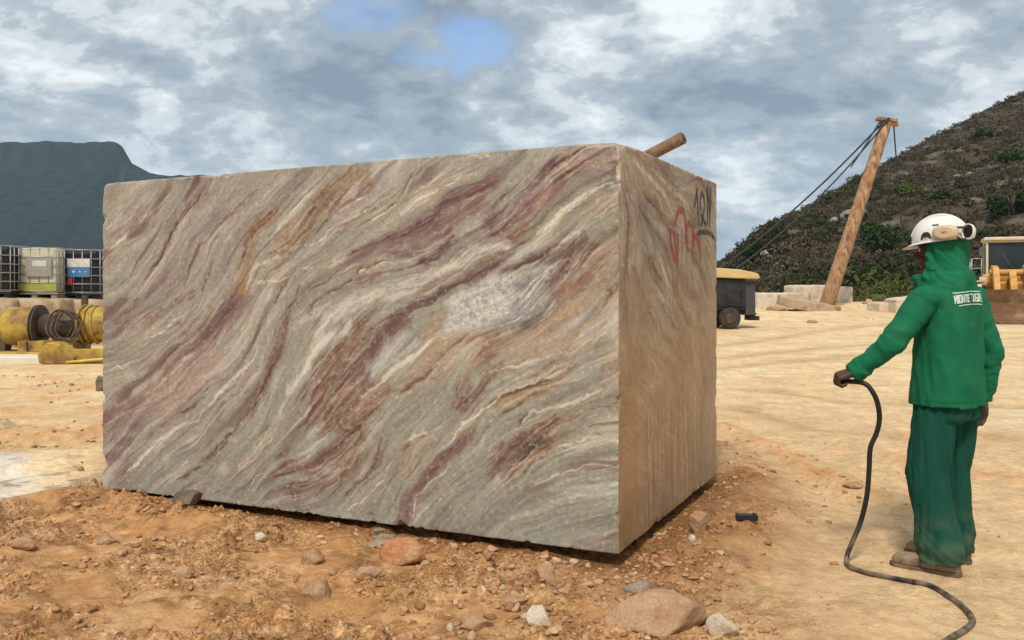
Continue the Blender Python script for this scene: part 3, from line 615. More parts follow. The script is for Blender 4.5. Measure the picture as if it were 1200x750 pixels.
# geometry: four sides, top and underside, rounded and chipped along the arrises
def lerp8(a, b, c):                     # a along L->N, b along N->R depth, c up
    def q(p0, p1, p2, p3): # p0=L p1=N p2=B p3=R at (a,b)
        return (p0[None] * (1 - a)[:, None] + p1[None] * a[:, None]) * (1 - b)[:, None] + (p2[None] * (1 - a)[:, None] + p3[None] * a[:, None]) * b[:, None]
    z0 = q(*[np.array(p) for p in (BL, BN, BB, BR)]); z1 = q(*[np.array(p) for p in (TL, TN, TB, TR_)])
    return z0 * (1 - c)[:, None] + z1 * c[:, None]
def cornermap(a, b, c, rel=None, nrm=None):
    P = lerp8(a, b, c); dims = (WF, WR, HF); q = np.stack([a * WF, b * WR, c * HF], 1)
    rn = .005 + .014 * np.clip(n3(q, 3.0, 401, 3), 0, 1) + .11 * np.clip(n3(q, 7.0, 411, 3) - .20, 0, 1) + .05 * np.clip(n3(q, 19.0, 412, 2) - .15, 0, 1)
    # bigger bites at the near top corner and top edges
    tn = np.exp(-((q[:, 0] - WF) ** 2 + q[:, 1] ** 2 + ((q[:, 2] - HF) * .8) ** 2) / .16 ** 2); rn = rn + .05 * tn
    tl = np.exp(-((q[:, 0]) ** 2 + q[:, 1] ** 2 + (q[:, 2] - HF) ** 2) / .09 ** 2); rn = rn + .03 * tl
    rn = rn[:, None]; D = np.array(dims)[None]; lo = rn; hi = D - rn; inner = np.clip(q, lo, hi); off = q - inner; l = np.linalg.norm(off, axis=1, keepdims=True)
    q2 = inner + np.where(l > 1e-9, off / np.maximum(l, 1e-9) * np.minimum(l, rn) if False else off / np.maximum(l, 1e-9) * rn, 0)
    # only the parts near two or more faces get rounded; flat parts stay where they are
    near2 = ((q < lo).sum(1) + (q > hi).sum(1)) >= 2; d = np.where(near2[:, None], q2 - q, 0)
    ea = np.array((BN - BL).normalized()); eb = np.array((BR - BN).normalized())
    P = P + d[:, :1] * ea + d[:, 1:2] * eb + d[:, 2:3] * np.array([0, 0, 1.])
    wob = .006 * n3(q, 1.3, 421, 2)
    return P, wob
ea = np.array((BN - BL).normalized()); eb = np.array((BR - BN).normalized())
block_parts = []
def bface(nx, ny, fn, outward, cols, rel, flip):
    s, t = np.meshgrid(np.linspace(0, 1, nx), np.linspace(0, 1, ny)); a, b, c = fn(s.ravel(), t.ravel()); P, wob = cornermap(a, b, c)
    e = np.minimum(np.minimum(s, 1 - s), np.minimum(t, 1 - t)).ravel(); k = sstep(0, .02, e)
    P = P + (np.array(outward)[None]) * ((rel.ravel() + wob) * k)[:, None]
    return P, gridfaces(nx, ny, flip), cols.reshape(-1, 3)
one = lambda s: np.ones_like(s); zero = lambda s: np.zeros_like(s)
def plain(nx, ny, seed, base):
    s, t = np.meshgrid(np.linspace(0, 3.8, nx), np.linspace(0, 2.3, ny)); n = fbm(s * 3 + t * 2, t * 6 - s * 2, seed, 5)
    c = np.array(base)[None, None] * (1 + .5 * n)[..., None]; return np.clip(c, .02, .8), .006 * fbm(s * 8, t * 8, seed + 5, 3)
PF = [bface(NXF, NYB, lambda s, t: (s, zero(s), t), -eb, CF, RF, False), bface(NXR, NYB, lambda s, t: (one(s), s, t), ea, CRt, RRt, False)]
cB, rB = plain(200, 120, 501, (.33, .27, .2)); PF.append(bface(200, 120, lambda s, t: (s, one(s), t), eb, cB, rB, True))
cB, rB = plain(120, 120, 511, (.33, .27, .2)); PF.append(bface(120, 120, lambda s, t: (zero(s), s, t), -ea, cB, rB, True))
cB, rB = plain(300, 200, 521, (.36, .29, .2)); PF.append(bface(300, 200, lambda s, t: (s, t, one(s)), (0, 0, 1), cB, rB, False))
cB, rB = plain(150, 100, 531, (.25, .17, .1)); PF.append(bface(150, 100, lambda s, t: (s, t, zero(s)), (0, 0, -1), cB, rB, True))
Vs, Fs, Cs, nb = [], [], [], 0
for P, Q, C_ in PF: Vs.append(P); Fs.append(Q + nb); Cs.append(C_); nb += len(P)
m_stone = mat('veined_stone', (1, 1, 1), None, .48, attr=True, bump=.35, bscale=60, bdist=.006, spec=.42, micro=.13, mscale=150)
block = mesh_np('stone_block', np.concatenate(Vs), np.concatenate(Fs), m_stone, smooth=True, colors=np.concatenate(Cs))
tag(block, 'huge sawn quarry block of cream, purple and rust veined stone', 'stone block')
# ---------------------------------------------------------------- far mountain and scrub hill
def hill_col(n, base, alt): return np.clip(np.array(base)[None] * (1 - n[:, None]) + np.array(alt)[None] * n[:, None], .005, .8)
# flat-topped mountain: crest profile in metres at about 1.9 km, its flanks fall towards the valley
MD = 1900.0
cr = [(-900, 150), (-600, 170), (-420, 172), (-250, 176), (-120, 171), (0, 170), (60, 168), (100, 170), (136, 168), (143, 170), (146, 184), (153, 190), (164, 197), (180, 204), (200, 207), (300, 209), (420, 215), (560, 235), (700, 270), (800, 300), (900, 330)]
mu = np.linspace(-850, 880, 520); mv = np.interp(mu, [c[0] for c in cr], [c[1] for c in cr])
ns = 130; U_, S_ = np.meshgrid(mu, np.linspace(0, 1, ns)); Vc = np.broadcast_to(mv, U_.shape)
cx_ = (U_ - CU) / F * MD; cz_ = np.maximum(CAMH + (HV - Vc) / F * MD, 0) + 2.5 * fbm(cx_ / 30, S_ * 0, 611, 4)
dist_ = np.where(S_ < .75, S_ / .75, 1.0); back = np.clip((S_ - .75) / .25, 0, 1)
gul = fbm(cx_ / 90 + .4 * S_, S_ * 2.2, 621, 5); gul2 = fbm(cx_ / 28, S_ * 6, 631, 4)
prof = np.where(dist_ > .90, .80 + .20 * sstep(.93, .955, dist_ + .012 * gul2), .80 * (dist_ / .90) ** 1.5)
Zm = cz_ * prof + gul * 34 * np.sin(np.pi * dist_) + gul2 * 9 * np.sin(np.pi * np.clip(dist_, 0, .98))
Ym = MD - 800 * (1 - dist_) + 900 * back + 60 * gul * np.sin(np.pi * dist_); Xm = cx_ * (Ym / MD) ** .35
Zm = np.where(back > 0, cz_ * (1 - back), Zm) - 4 * (dist_ == 0)
n = np.clip(.5 + .9 * fbm(Xm / 25, Ym / 25 + Zm / 14, 641, 5), 0, 1).ravel()
colm = hill_col(n, (.008, .016, .013), (.040, .046, .034)); clf = ((dist_ > .90) & (dist_ < .965)).ravel(); colm[clf] = colm[clf] * .8 + np.array((.06, .055, .045)) * .2
m_mt = mat('mountain_scrub', (1, 1, 1), (.6, .6, .55), 1.0, scale=.05, attr=True, bump=1.0, bscale=.12, bdist=5, spec=0)
mesa = mesh_np('mountain', np.stack([Xm.ravel(), Ym.ravel(), Zm.ravel()], 1), gridfaces(len(mu), ns), m_mt, smooth=True, colors=colm); tag(mesa, kind='structure')

# scrub hill on the right, lofted from its foot to its crest and down behind
hc = [(700, 350, 150), (780, 338, 150), (845, 312, 150), (870, 290, 152), (900, 264, 160), (960, 237, 180), (1000, 212, 195), (1050, 184, 212), (1100, 157, 230), (1150, 131, 248), (1200, 107, 265), (1300, 66, 300), (1420, 30, 340), (1600, 0, 400)]
hu = np.linspace(700, 1600, 420); hv_ = np.interp(hu, [c[0] for c in hc], [c[1] for c in hc]); hy = np.interp(hu, [c[0] for c in hc], [c[2] for c in hc])
CX = (hu - CU) / F * hy; CZ = CAMH + (HV - hv_) / F * hy; tt = (hu - 700) / 900
FX = -4 + tt * 150; FY = 62 + 26 * np.maximum(0, .25 - tt) - 12 * tt
FZ = np.full(hu.shape, -.3)
nh = 220; Sh = np.linspace(0, 1.35, nh)[:, None]; s1 = np.clip(Sh, 0, 1); bk = np.clip((Sh - 1) / .35, 0, 1)
shp = .30 * s1 + .70 * s1 ** 1.25
XH = FX * (1 - s1) + CX * s1 + bk * 60; YH = FY * (1 - s1) + CY * 0 + hy * s1 + bk * 120 if False else FY * (1 - s1) + hy * s1 + bk * 120
env = np.sin(np.pi * np.clip(s1, 0, 1)) ** .6 * np.minimum(1, (CZ / 12))
ZH = FZ * (1 - shp) + CZ * shp - bk ** 1.3 * CZ
ZH = ZH + env * (3.0 * fbm(XH / 26, YH / 26, 651, 4) + 1.0 * fbm(XH / 6, YH / 6, 661, 4)) + .25 * fbm(XH / 2, YH / 2, 666, 3)
rk = sstep(.22, .42, fbm(XH / 9, YH / 14 + ZH / 5, 671, 4)) * sstep(.08, .25, s1) 
nn_ = np.clip(.5 + .9 * fbm(XH / 7, YH / 7, 681, 4), 0, 1).ravel(); colh = hill_col(nn_, (.070, .062, .036), (.125, .090, .062))
gfoot = (sstep(.20, .08, s1 + .03 * fbm(XH / 6, YH / 6, 691, 3)) * np.ones_like(XH)).ravel()[:, None]; colh = colh * (1 - gfoot * .8) + np.array((.13, .155, .04)) * gfoot * .8
rkf = (rk * np.ones_like(XH)).ravel()[:, None] * .55; colh = colh * (1 - rkf) + np.array((.26, .24, .21)) * rkf
m_hill = mat('hill_earth', (1, 1, 1), (.55, .5, .45), 1.0, scale=.6, attr=True, bump=1.0, bscale=1.2, bdist=.6, spec=0)
hill = mesh_np('hill', np.stack([XH.ravel(), YH.ravel(), ZH.ravel()], 1), gridfaces(len(hu), nh), m_hill, smooth=True, colors=colh); tag(hill, kind='structure')
def hill_pt(i, j):                      # fractional indices into the hill grid
    i0, j0 = int(i), int(j); return Vector((XH[j0, i0], YH[j0, i0], ZH[j0, i0]))

def leaf_mass(rs, n, rad, leaf, blobs=7, flat=.75, twig=0):
    """leaf clumps scattered through an uneven crown: returns quads (n*4,3)"""
    bc = rs.randn(blobs, 3) * np.array([.48, .48, .32 * flat]); bc[:, 2] = np.abs(bc[:, 2]) + .25; br = rs.uniform(.28, .55, blobs)
    k = rs.randint(0, blobs, n); d = rs.randn(n, 3); d /= np.linalg.norm(d, axis=1, keepdims=True); c = (bc[k] + d * (br[k] * rs.uniform(.6, 1.05, n))[:, None]) * rad
    c[:, 2] = np.maximum(c[:, 2], .03 * rad)
    a = rs.randn(n, 3); a /= np.linalg.norm(a, axis=1, keepdims=True); b = np.cross(a, rs.randn(n, 3)); b /= np.linalg.norm(b, axis=1, keepdims=True)
    s = (leaf * rs.uniform(.6, 1.4, n))[:, None]
    q = np.stack([c - a * s - b * s * .6, c + a * s - b * s * .6, c + a * s + b * s * .6, c - a * s + b * s * .6], 1)
    return q.reshape(-1, 3), k
rs = np.random.RandomState(3)
PROTO = [leaf_mass(rs, 105, 1.0, .13, 8) for _ in range(7)]
m_leaf = bpy.data.materials.new('scrub_leaves'); m_leaf.use_nodes = True; nt = m_leaf.node_tree; b = nt.nodes['Principled BSDF']; a = N('ShaderNodeVertexColor'); a.layer_name = 'Col'; Lk(a.outputs[0], b.inputs['Base Color']); b.inputs['Roughness'].default_value = .9; b.inputs['Specular IOR Level'].default_value = .05
Vs, Cs = [], []
dry = np.array([.120, .095, .066]); dgreen = np.array([.046, .052, .022]); olive = np.array([.085, .078, .036]); redd = np.array([.115, .078, .054]); yel = np.array([.12, .15, .03])
cnt = 0
for _ in range(13500):
    s_ = rs.uniform(0.03, 1.03) ** 1.1; i = rs.uniform(30, 335); j = min(s_ / 1.35 * (nh - 1), nh - 2); i0, j0 = int(i), int(j)
    p = np.array([XH[j0, i0], YH[j0, i0], ZH[j0, i0]])
    if p[2] < .2 or p[0] / p[1] < .16 or p[0] / p[1] > .75: continue
    if rk[j0, i0] > .5 and rs.rand() < .75: continue
    p = p + np.array([rs.uniform(-.5, .5), rs.uniform(-.5, .5), -.1])
    sz = rs.uniform(.35, 1.0) * (1.5 if rs.rand() < .12 else 1) * (1.0 if s_ > .15 else .6); 
    w = pn(p[0] / 16, p[1] / 16, 701) + rs.uniform(-.35, .35) + .22 * (p[0] - 60) / 60
    c = dry if w > .15 else (olive if w > -.15 else dgreen)
    if rs.rand() < .12: c = redd
    if s_ < .20: c = [olive, yel * .75, yel * .5, dry][rs.randint(4)]
    q, k = PROTO[rs.randint(7)]; t = rs.uniform(0, 6.28); ct, st = math.cos(t), math.sin(t)
    qq = np.stack([q[:, 0] * ct - q[:, 1] * st, q[:, 0] * st + q[:, 1] * ct, q[:, 2] * rs.uniform(.8, 1.25)], 1) * sz + p
    Vs.append(qq); n = len(q) // 4; cc = c[None] * rs.uniform(.82, 1.18, (n, 1)) * rs.uniform(.85, 1.15); Cs.append(np.repeat(cc, 4, 0)); cnt += 1
Vs = np.concatenate(Vs); Cs = np.concatenate(Cs)
scrub = mesh_np('scrub', Vs, np.arange(len(Vs)).reshape(-1, 4), m_leaf, colors=Cs); tag(scrub, 'dry brown and olive scrub covering the steep hillside', 'scrub', kind='stuff')

m_bark = mat('bark', (.11, .08, .06), (.2, .16, .12), .9, scale=6, bump=.5, bscale=30)
def find_hill(u, v):                    # hill grid point seen nearest this place in the photo
    pu = CU + F * XH / YH; pv = HV - F * (ZH - CAMH) / YH; d = (pu - u) ** 2 + (pv - v) ** 2; d[int(nh / 1.35):] = 1e9
    j, i = np.unravel_index(np.argmin(d), d.shape); return Vector((XH[j, i], YH[j, i], ZH[j, i]))
def shrub(u, v, wpx, hpx, col, seed, label, name='shrub', cat='shrub', n=1500, group=None):
    p = find_hill(u, v); r = wpx / 2 / F * p.y / .95; rs = np.random.RandomState(seed)
    root = empty(name, p, 0, label, cat, group)
    q, k = leaf_mass(rs, n, r, .055 * r + .05, 12, .9); hh = hpx / F * p.y; q[:, 2] *= hh / max(q[:, 2].max(), .01); q[:, 2] += .1
    sh = rs.uniform(.7, 1.25, 12)[k] * rs.uniform(.75, 1.3, n); cc = np.repeat(np.array(col)[None] * sh[:, None], 4, 0)
    mesh_np('crown', q, np.arange(len(q)).reshape(-1, 4), m_leaf, root, colors=cc)
    t = MB()
    for kk in range(4):
        w = rs.uniform(0, 6.28); t.tube([(0, 0, -.4), (math.cos(w) * r * .15, math.sin(w) * r * .15, hh * .35), (math.cos(w) * r * .45, math.sin(w) * r * .45, hh * .7)], [r * .05, r * .035, r * .015], 6)
    t.build('trunk', m_bark, root); return root
shrub(1064, 230, 26, 20, (.105, .125, .028), 1, 'yellow-green shrub high on the slope, right of the leaning mast')
shrub(1033, 292, 44, 32, (.035, .062, .014), 2, 'wide dark green bush between the mast and the white helmet')
shrub(889, 306, 32, 26, (.030, .045, .016), 3, 'dark green tree at the left foot of the hill above the stone blocks', 'tree', 'tree')
shrub(1190, 252, 46, 32, (.032, .052, .016), 4, 'dark green bush above the loader cab at the right edge')
shrub(1186, 190, 30, 17, (.055, .085, .022), 5, 'bright green shrub high on the slope at the right edge')
shrub(1097, 236, 26, 14, (.060, .070, .024), 6, 'dull olive shrub on the slope above the helmet')
shrub(868, 318, 26, 20, (.075, .080, .045), 7, 'grey-green bush behind the yellow-topped machine')
shrub(1150, 165, 24, 13, (.050, .058, .022), 8, 'dark olive shrub just below the ridge at upper right')

# grey crags standing out of the hillside
m_crag = mat('crag_rock', (.22, .205, .18), (.36, .34, .30), .9, scale=1.2, bump=.8, bscale=3, bdist=.3, c3=(.12, .11, .09), s3=1.1)
def rock_mesh(rs, n=3, cuts=9, depth=.78, rough=.10, sq=(1, 1, 1), rf=2.0):
    bm = bmesh.new(); bmesh.ops.create_icosphere(bm, subdivisions=n, radius=1)
    V = np.array([v.co[:] for v in bm.verts]); Fc = [[v.index for v in f.verts] for f in bm.faces]; bm.free()
    for _ in range(cuts):
        d = rs.randn(3); d /= np.linalg.norm(d); h = rs.uniform(depth * .75, depth * 1.15); s = V @ d; V = V - np.outer(np.maximum(s - h, 0) * .96, d)
    off = rs.uniform(0, 50); V = V * (1 + rough * n3(V + off, rf, 33, 4))[:, None]
    return V * np.array(sq), np.array(Fc)
for k, (u, v, w, h, lb) in enumerate([(901, 302, 26, 20, 'pale grey crag low on the left end of the hill'), (1008, 253, 42, 18, 'wide grey rock outcrop on the slope right behind the mast'), (985, 258, 22, 13, 'small grey outcrop on the slope touching the left side of the mast'), (1128, 205, 24, 9, 'pale rock slab high on the slope over the helmet')]):
    p = find_hill(u, v + 4); rs = np.random.RandomState(50 + k); Vv, Ff = [], []; nb = 0
    for q in range(5):
        a, f_ = rock_mesh(rs, 3, 12, .7, .18); sc = rs.uniform(.2, .42); a = a * np.array([w / 2 / F * p.y * sc * 1.2, 1.2, h / 2 / F * p.y * sc * 1.7]) + np.array([rs.uniform(-.5, .5) * w / F * p.y * .7, rs.uniform(-1, 1), rs.uniform(0, .5) * h / F * p.y]); Vv.append(a); Ff.append(f_ + nb); nb += len(a)
    o = mesh_np('rock_outcrop', np.concatenate(Vv), np.concatenate(Ff), m_crag); o.location = p; tag(o, lb, 'rock outcrop')

# air: far things fade to blue
hb = MB().box((100, 1300, 195), (3900, 3200, 400)); hb_m = bpy.data.materials.new('haze'); hb_m.use_nodes = True; nt = hb_m.node_tree; nt.nodes.clear()
o_ = N('ShaderNodeOutputMaterial'); pv = N('ShaderNodeVolumePrincipled'); pv.inputs['Color'].default_value = (.50, .76, 1.0, 1); pv.inputs['Density'].default_value = .0001; pv.inputs['Anisotropy'].default_value = 0.0; Lk(pv.outputs[0], o_.inputs['Volume'])
haze = hb.build('haze', hb_m); tag(haze, kind='stuff')
# ---------------------------------------------------------------- loose stone and dirt clods
m_pebble = mat('gravel', (1, 1, 1), (.7, .65, .6), .95, scale=30, attr=True, bump=.5, bscale=60, bdist=.01, spec=.12)
rs = np.random.RandomState(21); PR = [rock_mesh(rs, 2, 11, .58, .16, rf=1.5) for _ in range(18)]
Vs, Fs, Cs, nb = [], [], [], 0
pal = np.array([(.46, .26, .13), (.42, .22, .105), (.50, .31, .17), (.54, .37, .22), (.36, .185, .09), (.58, .45, .31), (.36, .27, .19)])
def scatter(n, x0, x1, y0, y1, smin, smax, dens, pw=3.0, pr=(.28, .25, .2, .11, .14, .02, 0), yp=1.0):
    global nb
    x = rs.uniform(x0, x1, n * 3); y = y0 + (y1 - y0) * rs.rand(n * 3) ** yp; k = (rs.rand(n * 3) < dens(x, y)) & (blk_sd(x, y) > .0); x, y = x[k][:n], y[k][:n]
    z = gz(x, y); s = smin + (smax - smin) * rs.rand(len(x)) ** pw; ci = rs.choice(7, len(x), p=pr)
    for i in range(len(x)):
        a, f_ = PR[rs.randint(18)]; t = rs.uniform(0, 6.28); ct, st = math.cos(t), math.sin(t)
        a = a * np.array([1, rs.uniform(.6, 1), rs.uniform(.4, .8)]) * s[i]; a = np.stack([a[:, 0] * ct - a[:, 1] * st, a[:, 0] * st + a[:, 1] * ct, a[:, 2]], 1)
        P = a + np.array([x[i], y[i], z[i] + s[i] * .10]); Vs.append(P); Fs.append(f_ + nb); nb += len(P)
        Cs.append(np.repeat((pal[ci[i]] * rs.uniform(.8, 1.15))[None], len(P), 0))
def dfront(x, y): return rough_mask(x, y) * sstep(-.35, .25, fbm(x * 1.6, y * 1.6, 70, 3)) * sstep(1.6, .6, x)
def dedge(x, y): return np.exp(-(blk_sd(x, y) / .25) ** 2)
def dright(x, y): return np.clip(np.exp(-(pdist(x, y, TR3) / .35) ** 2) + .5 * np.exp(-(pdist(x, y, TR1) / .2) ** 2) + .4 * np.exp(-(pdist(x, y, TR2) / .2) ** 2), 0, 1)
scatter(2600, -3.4, 1.6, 3.4, 6.4, .004, .034, dfront)
scatter(1300, -.8, 1.1, 3.5, 4.9, .005, .040, lambda x, y: sstep(-.9, .1, x + .0 * y) * .9)
scatter(1500, -3.2, 1.8, 3.9, 7.2, .005, .030, dedge)
scatter(500, 1.0, 3.2, 4.4, 9, .004, .035, dright)
scatter(350, 1.0, 3.4, 3.4, 9, .003, .016, lambda x, y: x * 0 + .8)
scatter(500, -8, -2.6, 6, 14, .008, .05, lambda x, y: np.clip(np.exp(-(pdist(x, y, LT2) / .5) ** 2) + np.exp(-(pdist(x, y, LT1) / .6) ** 2) + .15, 0, 1))
scatter(700, 5, 28, 33, 52, .03, .28, lambda x, y: np.clip(np.exp(-((x - 19) / 5) ** 2 - ((y - 47) / 2.5) ** 2) + .8 * np.exp(-((x - 12) / 2.5) ** 2 - ((y - 46) / 2) ** 2) + .04, 0, 1), pw=4)
gravel = mesh_np('gravel', np.concatenate(Vs), np.concatenate(Fs), m_pebble, colors=np.concatenate(Cs)); tag(gravel, 'loose gravel and crumbled dirt clods scattered around the block', 'gravel', kind='stuff')

def rockmat(nm, c, c2): return mat(nm, c, c2, .92, scale=9, bump=.8, bscale=28, bdist=.02, spec=.15, micro=.15, mscale=80)
MR = {'tan': rockmat('tan_rock', (.50, .33, .20), (.38, .22, .12)), 'brown': rockmat('brown_rock', (.34, .19, .10), (.46, .30, .18)), 'red': rockmat('reddish_rock', (.46, .17, .07), (.55, .32, .18)),
      'grey': rockmat('grey_rock', (.24, .19, .145), (.36, .28, .20)), 'dark': rockmat('dark_rock', (.10, .08, .065), (.22, .16, .11)), 'pale': rockmat('pale_rock', (.62, .55, .44), (.5, .38, .26)), 'white': rockmat('white_stone', (.78, .74, .68), (.6, .5, .4))}
def rock(u, v, w, h, m, seed, label, rz=0, dep=.7, name='rock', cuts=11, group=None):
    x, y = G(u, v); z = gz1(x, y); wm = w / F * y; hm = h / F * y; rs = np.random.RandomState(seed)
    a, f_ = rock_mesh(rs, 4, cuts, .66, .11); a = a / np.abs(a).max(0) * np.array([wm / 2, wm / 2 * dep, hm * .62]); a = a * (1 + .03 * n3(a / wm * 7, 3.0, seed, 3))[:, None]
    o = mesh_np(name, a, f_, MR[m]); o.location = (x, y + wm * dep * .3, z + hm * .30); o.rotation_euler = (0, 0, rz); tag(o, label, 'rock', group); return o
rock(768, 742, 132, 50, 'tan', 2, 'large flat tan rock lying right below the near corner of the block', -.15, .55)
rock(746, 692, 38, 17, 'grey', 3, 'small smooth grey stone just behind the large flat tan rock')
rock(633, 734, 32, 27, 'pale', 4, 'pale angular stone to the left of the large flat tan rock')
rock(474, 669, 62, 30, 'red', 5, 'reddish orange rock in front of the middle of the block')
rock(369, 707, 36, 27, 'brown', 6, 'brown rounded rock near the bottom, below the middle left of the block')
rock(365, 668, 28, 17, 'brown', 7, 'brown clod beneath the left half of the block, behind the brown rounded rock')
rock(217, 612, 34, 18, 'dark', 8, 'dark grey stone tucked under the left part of the block')
rock(305, 648, 18, 10, 'pale', 9, 'small pale stone in the dirt below the left part of the block')
rock(215, 686, 22, 13, 'tan', 10, 'tan clod alone in the dirt at lower left')
rock(820, 625, 26, 26, 'brown', 11, 'rounded brown clod beside the foot of the right face')
rock(812, 640, 10, 8, 'white', 12, 'tiny white stone beside the foot of the right face')
rock(603, 716, 34, 14, 'brown', 13, 'low dark brown lump just left of the pale angular stone')
rock(640, 690, 26, 24, 'brown', 14, 'upright brown chunk midway between near corner and reddish rock')
rock(848, 748, 40, 26, 'pale', 15, 'pale stone at the bottom edge right of the large flat tan rock')
rock(22, 650, 36, 14, 'tan', 16, 'flat tan clod at the left edge of the foreground')
rock(118, 462, 14, 20, 'dark', 17, 'dark round stone half hidden by the left edge of the block')
rock(838, 732, 26, 20, 'tan', 18, 'rough tan lump touching the right end of the large flat tan rock')
rock(1003, 571, 26, 9, 'brown', 19, 'brown clod in the wheel track beside the hanging hose')
rock(122, 642, 30, 11, 'brown', 20, 'low brown clod near the left end of the dirt ridge')
rock(432, 690, 34, 15, 'tan', 23, 'tan lump just left of and below the reddish rock')
rock(560, 740, 44, 14, 'tan', 24, 'flat tan slab at the bottom edge, left of the pale angular stone')
# stack of grey flakes under the block
for k, (u, v, w, h, lb) in enumerate([(446, 636, 34, 8, 'widest and lowest of the grey stone flakes stacked under the block'), (450, 631, 28, 7, 'middle one of the grey stone flakes stacked under the block'), (443, 622, 16, 6, 'topmost light flake on the grey stone stack under the block')]):
    o = rock(u, v + 3, w, h, 'grey', 30 + k, lb, .2 * k, .7, 'stone_flake', 14, 'grey flakes stacked under the block'); o.location.z = gz1(o.location.x, o.location.y) + .018 + .026 * k; o.location.y = 4.98 if k else 4.95
    o.location.x = (u - CU) / F * 4.97
# small black plastic piece dropped on the sand
x, y = G(875, 621); b_ = MB().box((0, 0, .016), (.125, .05, .032)).box((.045, 0, .036), (.02, .035, .008))
m_blk = mat('black_plastic', (.02, .022, .026), None, .5); o = b_.build('plastic_piece', m_blk, None, .005); o.location = (x, y, gz1(x, y)); o.rotation_euler = (0, .03, -.05); tag(o, 'small black plastic piece lying on the sand right of the block', 'plastic piece')

# log resting on the top of the block, propped on a chock
m_log = mat('weathered_log', (.20, .11, .065), (.38, .25, .16), .85, scale=5, stretch=(6, 6, .8), bump=.8, bscale=18, bdist=.01, c3=(.09, .05, .035), s3=5)
m_end = mat('log_end', (.07, .045, .035), (.16, .10, .07), .9, scale=30)
a0 = W3(694, 221, 7.05); a0.z = TR_.z + .045; a1 = W3(801, 161.5, 6.75); rs = np.random.RandomState(4)
P = [a0.lerp(a1, t) + Vector((rs.uniform(-1, 1), rs.uniform(-1, 1), rs.uniform(-1, 1))) * .004 for t in np.linspace(0, 1, 9)]
lg = MB().tube(P, [.046 + .004 * rs.rand() for _ in P], 20).build('log', m_log); tag(lg, 'weathered brown log poking up over the top of the block', 'log')
dv = (a1 - a0).normalized(); MB().tube([a1 - dv * .002, a1 + dv * .012], [.036, .030], 16).build('cut_end', m_end, lg)
c_m = a0.lerp(a1, .62); o = mesh_np('chock_stone', rock_mesh(np.random.RandomState(8), 3, 9, .7)[0] * np.array([.09, .09, (c_m.z - TR_.z) * .52]), rock_mesh(np.random.RandomState(8), 3, 9, .7)[1], MR['tan']); o.location = (c_m.x, c_m.y, TR_.z + (c_m.z - TR_.z) * .42); tag(o, 'stone wedged beneath the log on top of the block', 'stone')

# ---------------------------------------------------------------- quarry blocks in the distance
def qblock(name, u0, u1, v0, v1, Y, dep, label, seed, m, rz=0, top=0, group=None, base=None, taper=None):
    """rough cut stone seen between these columns and rows, standing at Y"""
    p0 = W3(u0, v1, Y); p1 = W3(u1, v0, Y); w = p1.x - p0.x; h = p1.z - p0.z; rs = np.random.RandomState(seed)
    if base is not None: h += p0.z - base; p0.z = base
    a = []; nn = 14; bm = bmesh.new(); bmesh.ops.create_cube(bm, size=1); bmesh.ops.subdivide_edges(bm, edges=bm.edges[:], cuts=nn, use_grid_fill=True)
    V = np.array([v.co[:] for v in bm.verts]); Fc = [[v.index for v in f.verts] for f in bm.faces]; bm.free()
    q = np.sign(V) * np.minimum(np.abs(V), .5); l = np.maximum(np.abs(V).max(1), 1e-6); r3 = (np.abs(V) > .46).sum(1)
    V = np.where((r3 >= 2)[:, None], V * (1 - rs.uniform(.01, .05, len(V)))[:, None], V)
    V[:, 2] += (V[:, 2] > .3) * V[:, 0] * top
    V = V * np.array([w, dep, h]); V += .035 * n3(V, 1.6, seed, 4)[:, None] * np.array([1, 1, 1]) * min(1, h)
    o = mesh_np(name, V, np.array(Fc), m); o.location = (p0.x + w / 2, Y + dep / 2, p0.z + h / 2); o.rotation_euler = (0, 0, rz); tag(o, label, 'stone block', group); return o
m_q = mat('cut_stone', (.56, .46, .34), (.68, .60, .48), .9, scale=1.6, bump=.5, bscale=9, bdist=.05, c3=(.40, .27, .16), s3=.9)
m_q2 = mat('cut_stone_shaded', (.50, .46, .40), (.66, .60, .52), .9, scale=1.6, bump=.5, bscale=9, bdist=.05, c3=(.36, .25, .16), s3=1.1)  # greyer copy of the cut stone, side shade put into its colour
m_q3 = mat('brown_stone', (.42, .30, .19), (.55, .43, .30), .9, scale=1.3, bump=.6, bscale=8, bdist=.05, c3=(.22, .13, .08), s3=1.2)
gq = 'cut stone blocks around the mast'
qblock('quarry_block', 886, 951, 343, 366, 45.5, 1.6, 'long low tan stone block left of the leaning mast', 1, m_q, .03, 0, gq, .1)
qblock('quarry_block', 930, 978, 334, 366, 47.6, 1.8, 'tall tan stone block right behind the foot of the mast', 2, m_q, -.02, 0, gq, .1)
qblock('quarry_block', 979, 998, 336, 367, 46.8, 1.8, 'narrow stone block just right of the foot of the mast, painted greyer as the shaded side', 3, m_q2, .12, 0, gq, .1)
qblock('quarry_block', 1030, 1053, 355, 372, 41, 1.4, 'small low stone block left of the worker, farther from him', 4, m_q, .05, 0, gq, .1)
qblock('quarry_block', 1052, 1084, 348, 376, 40, 1.5, 'tan stone block with a sloping top just behind the worker', 5, m_q, -.05, .18, gq, .1)
o = qblock('stone_slab', 922, 986, 362, 373, 41.6, 1.6, 'tilted flat tan slab lying in front of the foot of the mast', 6, m_q3, .1, 0, gq); o.rotation_euler = (.12, .16, .15); o.location.z = gz1(o.location.x, o.location.y) + .22
